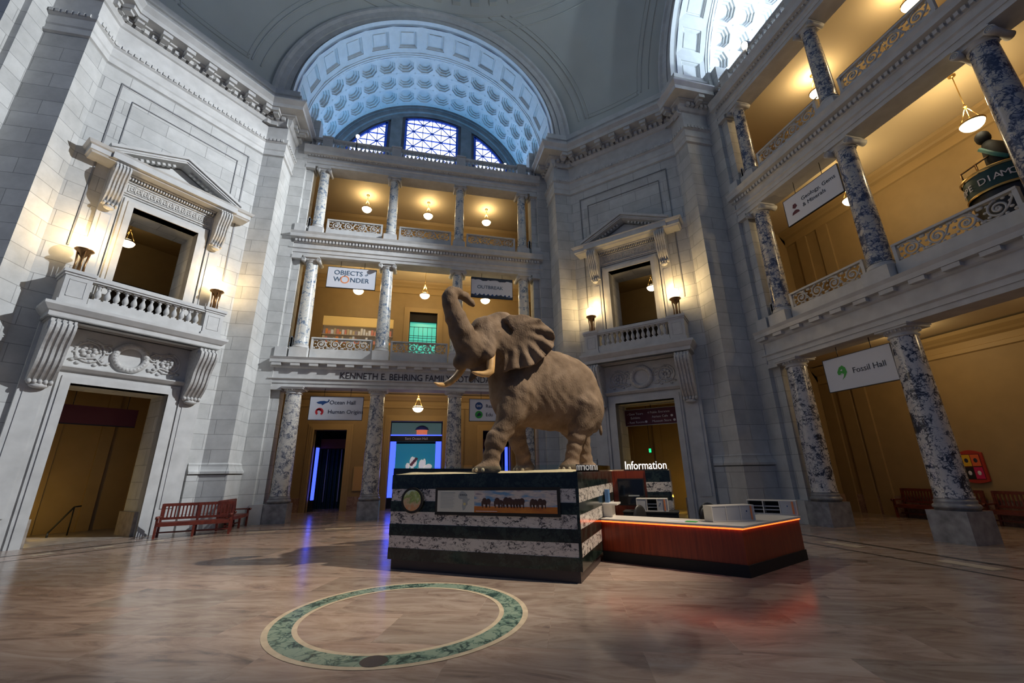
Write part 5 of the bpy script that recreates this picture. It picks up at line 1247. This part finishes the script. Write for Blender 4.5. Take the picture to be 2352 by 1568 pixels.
# ---- elephant: one continuous skin from a distance field
def smin(a, b, k):
    h = np.clip(.5+.5*(b-a)/k, 0, 1); return b*(1-h)+a*h - k*h*(1-h)
def ell(X, Y, Z, c, r, ax=None):
    x, y, z = X-c[0], Y-c[1], Z-c[2]
    if ax: ca, sa = math.cos(ax), math.sin(ax); x, y = x*ca+y*sa, -x*sa+y*ca
    k0_ = np.sqrt((x/r[0])**2+(y/r[1])**2+(z/r[2])**2); k1_ = np.sqrt((x/r[0]**2)**2+(y/r[1]**2)**2+(z/r[2]**2)**2)+1e-6
    return k0_*(k0_-1)/k1_
def cone(X, Y, Z, a, b, ra, rb):
    ba = np.array(b)-np.array(a); L2 = float(ba@ba); h = np.clip(((X-a[0])*ba[0]+(Y-a[1])*ba[1]+(Z-a[2])*ba[2])/L2, 0, 1)
    return np.sqrt((X-a[0]-h*ba[0])**2+(Y-a[1]-h*ba[1])**2+(Z-a[2]-h*ba[2])**2)-(ra+(rb-ra)*h)
HB, HLt = np.array([-.899,-.438]), np.array([.438,-.899]); HC = np.array([-1.096,-.05])
def hp(f, l, z): q = HC+f*HB+l*HLt; return (float(q[0]), float(q[1]), z)
def field(X, Y, Z):
    S = ell(X,Y,Z,(.32,0,4.16),(1.22,.76,1.12))
    S = smin(S, ell(X,Y,Z,(-.52,0,4.22),(.88,.66,1.05)), .30)
    S = smin(S, ell(X,Y,Z,(1.10,0,3.98),(.75,.66,1.06)), .30)
    S = smin(S, ell(X,Y,Z,(-.75,-.30,3.95),(.50,.42,.80)), .22); S = smin(S, ell(X,Y,Z,(-.70,.30,3.95),(.50,.42,.80)), .22)
    S = smin(S, ell(X,Y,Z,(1.22,-.36,3.62),(.52,.42,.72)), .2); S = smin(S, ell(X,Y,Z,(1.25,.36,3.5),(.50,.38,.72)), .2)
    S = smin(S, cone(X,Y,Z,(-.45,0,4.95),(-1.0,-.03,5.30),.66,.52), .28)
    S = smin(S, cone(X,Y,Z,(-.95,-.05,4.5),(-1.25,-.2,4.75),.45,.34), .2)
    # legs: near fore, far fore, near hind, far hind
    for pts in ([((-.78,-.42,3.95),.43),((-.98,-.45,3.42),.335),((-1.20,-.45,3.00),.245),((-1.38,-.44,2.72),.24),((-1.47,-.44,2.42),.185),((-1.53,-.44,2.17),.215)],
                [((-.62,.40,3.85),.40),((-.56,.40,3.2),.29),((-.47,.40,2.80),.225),((-.34,.40,2.45),.185),((-.30,.40,2.17),.21)],
                [((1.15,-.40,3.62),.47),((1.02,-.43,3.18),.33),((.86,-.43,2.86),.215),((.75,-.43,2.52),.172),((.66,-.42,2.18),.19)],
                [((1.25,.42,3.55),.45),((1.42,.42,3.0),.30),((1.50,.42,2.65),.215),((1.55,.42,2.40),.185),((1.60,.42,2.17),.205)]):
        for (a, ra), (b, rb) in zip(pts, pts[1:]): S = smin(S, cone(X,Y,Z,a,b,ra,rb), .10)
    for c in ((-1.60,-.44,2.08),(-.30,.40,2.07),(.63,-.42,2.08),(1.62,.42,2.08)): S = smin(S, ell(X,Y,Z,c,(.33 if c[0] < -1 else .28,.28,.15)), .10)
    # head
    H_ = ell(X,Y,Z,hp(0,0,5.58),(.56,.53,.60)); H_ = smin(H_, ell(X,Y,Z,hp(.12,.17,5.83),(.36,.36,.34)), .12); H_ = smin(H_, ell(X,Y,Z,hp(.12,-.17,5.83),(.36,.36,.34)), .12)
    H_ = smin(H_, ell(X,Y,Z,hp(.55,0,5.50),(.46,.46,.48)), .16)
    for sg in (1,-1):
        H_ = smin(H_, ell(X,Y,Z,hp(.20,.30*sg,5.10),(.40,.40,.44)), .16)
        H_ = smin(H_, cone(X,Y,Z,hp(.62,.25*sg,5.3),hp(.84,.40*sg,4.80),.24,.165), .12)
        H_ = smin(H_, ell(X,Y,Z,hp(.52,.40*sg,5.42),(.11,.11,.09)), .07)
    H_ = smin(H_, cone(X,Y,Z,hp(.3,0,4.85),hp(.72,0,4.62),.36,.24), .15); H_ = smin(H_, cone(X,Y,Z,hp(.75,0,4.6),hp(1.08,0,4.18),.19,.045), .10)
    for (a, ra), (b, rb) in zip([(hp(.72,0,5.15),.44),(hp(1.02,0,4.92),.37),(hp(1.20,0,5.08),.335),(hp(1.38,0,5.34),.305),(hp(1.58,0,5.68),.25),(hp(1.76,0,6.0),.20),(hp(1.80,0,6.18),.175),(hp(1.72,0,6.31),.155),(hp(1.52,0,6.36),.135),(hp(1.28,0,6.33),.115),(hp(1.10,0,6.25),.085)],
                                [(hp(1.02,0,4.92),.37),(hp(1.20,0,5.08),.335),(hp(1.38,0,5.34),.305),(hp(1.58,0,5.68),.25),(hp(1.76,0,6.0),.20),(hp(1.80,0,6.18),.175),(hp(1.72,0,6.31),.155),(hp(1.52,0,6.36),.135),(hp(1.28,0,6.33),.115),(hp(1.10,0,6.25),.085),(hp(1.02,0,6.20),.07)]):
        H_ = smin(H_, cone(X,Y,Z,a,b,ra,rb), .06)
    H_ = smin(H_, cone(X,Y,Z,hp(1.0,0,4.85),hp(1.28,-.12,4.62),.32,.20), .12)
    S = smin(S, H_, .16)
    # ears: rippled curved shells
    poly = np.array([(-.255,5.848),(.003,5.945),(.334,5.983),(.712,5.874),(1.014,5.65),(1.193,5.374),(1.134,5.129),(.96,4.921),(.766,4.739),(.599,4.584),(.367,4.498),(.139,4.459),(-.042,4.41),(-.233,4.395),(-.231,4.658),(-.147,5.068),(.031,5.492),(-.10,5.70)])
    for (ox, oy, ang, sg) in ((-1.004,-.585,R(-11),-1),(-.80,.50,R(14),1)):
        ca, sa = math.cos(ang), math.sin(ang); U = (X-ox)*ca+(Y-oy)*sa; W = ((X-ox)*sa-(Y-oy)*ca)*(1 if sg < 0 else -1)
        d = np.full(U.shape, 1e9, np.float32); ins = np.zeros(U.shape, bool); n = len(poly)
        for i in range(n):
            ax_, az_ = poly[i]; bx, bz = poly[(i+1) % n]; ex, ez = bx-ax_, bz-az_
            h = np.clip(((U-ax_)*ex+(Z-az_)*ez)/(ex*ex+ez*ez), 0, 1); d = np.minimum(d, (U-ax_-h*ex)**2+(Z-az_-h*ez)**2)
            c = ((az_ <= Z) != (bz <= Z)) & (U < (bx-ax_)*(Z-az_)/((bz-az_) if abs(bz-az_) > 1e-9 else 1e-9)+ax_); ins ^= c
        d = np.sqrt(d); d = np.where(ins, -d, d)
        rr = np.sqrt((U+.05)**2+(Z-5.55)**2); ph = np.arctan2(Z-5.55, U+.05); k = np.clip((rr-.45)/.7, 0, 1)
        crv = .09+.12*np.sin(np.clip((U+.25)/1.45, 0, 1)*PI) + .10*np.clip((5.2-Z)/.8,0,1) + .07*k*np.sin(ph*17+rr*2) - .12*np.clip((Z-5.72)/.25, 0, 1)*np.clip((U+.1)/.5,0,1)
        sh = np.maximum(d, np.abs(W-crv)-.040)
        S = smin(S, sh, .03)
    # skin folds: a slow wrinkle field
    S = S + .012*np.sin(X*19+3*np.sin(Z*5))*np.sin(Z*9+2*np.sin(X*4)) * np.clip((Z-2.3)/.5, 0, 1) + .010*np.sin(Z*26+2*np.sin(X*9))*(Z < 3.0)
    return S
h = .032; x0, y0, z0 = -3.15, -1.35, 1.94
nx, ny, nz = int((2.1-x0)/h), int((1.30-y0)/h), int((6.68-z0)/h)
ax_ = x0+h*np.arange(nx, dtype=np.float32); ay_ = y0+h*np.arange(ny, dtype=np.float32); az_ = z0+h*np.arange(nz, dtype=np.float32)
Fd = np.empty((nx,ny,nz), np.float32)
for i in range(0, nx, 24):
    X_, Y_, Z_ = np.meshgrid(ax_[i:i+24], ay_, az_, indexing='ij'); Fd[i:i+24] = field(X_, Y_, Z_)
Fd = np.maximum(Fd, (1.985-az_)[None,None,:])
def surface_nets(F, o, h):
    s = F < 0; nx, ny, nz = F.shape; cs = np.zeros((nx-1,ny-1,nz-1), np.int8)
    cor = [(i,j,k) for i in (0,1) for j in (0,1) for k in (0,1)]
    for i,j,k in cor: cs += s[i:nx-1+i, j:ny-1+j, k:nz-1+k]
    act = np.argwhere((cs > 0) & (cs < 8)); idx = -np.ones(cs.shape, np.int64); idx[tuple(act.T)] = np.arange(len(act))
    acc = np.zeros((len(act),3)); cnt = np.zeros(len(act))
    for a in range(8):
        for b in range(a+1, 8):
            A, B = np.array(cor[a]), np.array(cor[b])
            if abs(A-B).sum() != 1: continue
            fa = F[tuple((act+A).T)]; fb = F[tuple((act+B).T)]; m = (fa < 0) != (fb < 0)
            t_ = np.where(m, fa/np.where(m, fa-fb, 1), 0); p = A+t_[:,None]*(B-A); acc[m] += p[m]; cnt[m] += 1
    V = np.array(o)+h*(act+acc/cnt[:,None]); quads = []
    for d in range(3):
        sl0 = [slice(None)]*3; sl1 = [slice(None)]*3; sl0[d] = slice(0,-1); sl1[d] = slice(1,None)
        e = np.argwhere(s[tuple(sl0)] != s[tuple(sl1)]); u, v = [q for q in range(3) if q != d]
        e = e[(e[:,u] > 0) & (e[:,v] > 0) & (e[:,u] < F.shape[u]-1) & (e[:,v] < F.shape[v]-1)]
        sgn = s[tuple(e.T)]
        q = []
        for du, dv in ((-1,-1),(0,-1),(0,0),(-1,0)):
            c = e.copy(); c[:,u] += du; c[:,v] += dv; q.append(idx[tuple(c.T)])
        q = np.stack(q, 1); flip = sgn if d != 1 else ~sgn; q[~flip] = q[~flip][:, ::-1]; quads.append(q)
    return V, np.concatenate(quads)
Vt, Qd = surface_nets(Fd, (x0,y0,z0), h); del Fd
me = bpy.data.meshes.new('skin'); me.vertices.add(len(Vt)); me.vertices.foreach_set('co', Vt.astype(np.float32).ravel()); me.loops.add(Qd.size); me.loops.foreach_set('vertex_index', Qd.astype(np.int32).ravel())
me.polygons.add(len(Qd)); me.polygons.foreach_set('loop_start', np.arange(0, Qd.size, 4, dtype=np.int32)); me.polygons.foreach_set('loop_total', np.full(len(Qd), 4, np.int32)); me.polygons.foreach_set('use_smooth', np.ones(len(Qd), bool)); me.update(); me.validate(); me.materials.append(MAT['skin'])
ele = thing('elephant', 'huge brown African bull elephant striding with raised curled trunk on the sand', 'elephant', (3.251,3.481,0), R(8))
bo = bpy.data.objects.new('body', me); COL.objects.link(bo); bo.parent = ele
sm_ = bo.modifiers.new('smooth', 'SMOOTH'); sm_.factor = .5; sm_.iterations = 2
m = MB(); m.tube([(-1.55,-.71,4.95),(-1.60,-.755,4.72),(-1.625,-.80,4.50),(-1.64,-.825,4.36),(-1.72,-.84,4.29),(-1.86,-.855,4.265),(-2.0,-.87,4.275),(-2.12,-.88,4.295)], [.09,.105,.105,.10,.092,.075,.055,.02], 12); m.build('tusk', MAT['ivory'], ele)
m = MB(); m.tube([(-2.02,-.05,4.80),(-2.16,-.10,4.57),(-2.27,-.13,4.40),(-2.38,-.165,4.27),(-2.52,-.25,4.14),(-2.68,-.36,4.055),(-2.83,-.48,4.03),(-2.96,-.60,4.045)], [.085,.095,.092,.088,.08,.066,.048,.015], 12); m.build('tusk', MAT['ivory'], ele)
m = MB(); m.ball(hp(.565,.475,5.42), .042, 10, 8); m.build('eye', MAT['eye'], ele)
m = MB(); m.ball(hp(.565,-.475,5.42), .042, 10, 8); m.build('eye', MAT['eye'], ele)
for c, d, rx in (((-1.60,-.44,2.06),-1,.33),((-.30,.40,2.05),-1,.28),((.63,-.42,2.06),-1,.28),((1.62,.42,2.06),-1,.28)):
    for k in range(4):
        a = PI+(k-1.2)*.55; q = MB(); q.ball((c[0]+rx*.97*math.cos(a), c[1]+.275*math.sin(a), 2.055), (.045,.05,.05), 8, 6); q.build('toenail', MAT['nail'], ele)
m = MB(); m.tube([(1.78,0,4.35),(1.90,0,4.1),(1.93,.02,3.6),(1.92,.05,3.2)], [.09,.06,.045,.03], 8); m.ball((1.92,.05,3.1), (.05,.05,.16), 8, 6); m.build('tail', MAT['skin'], ele)
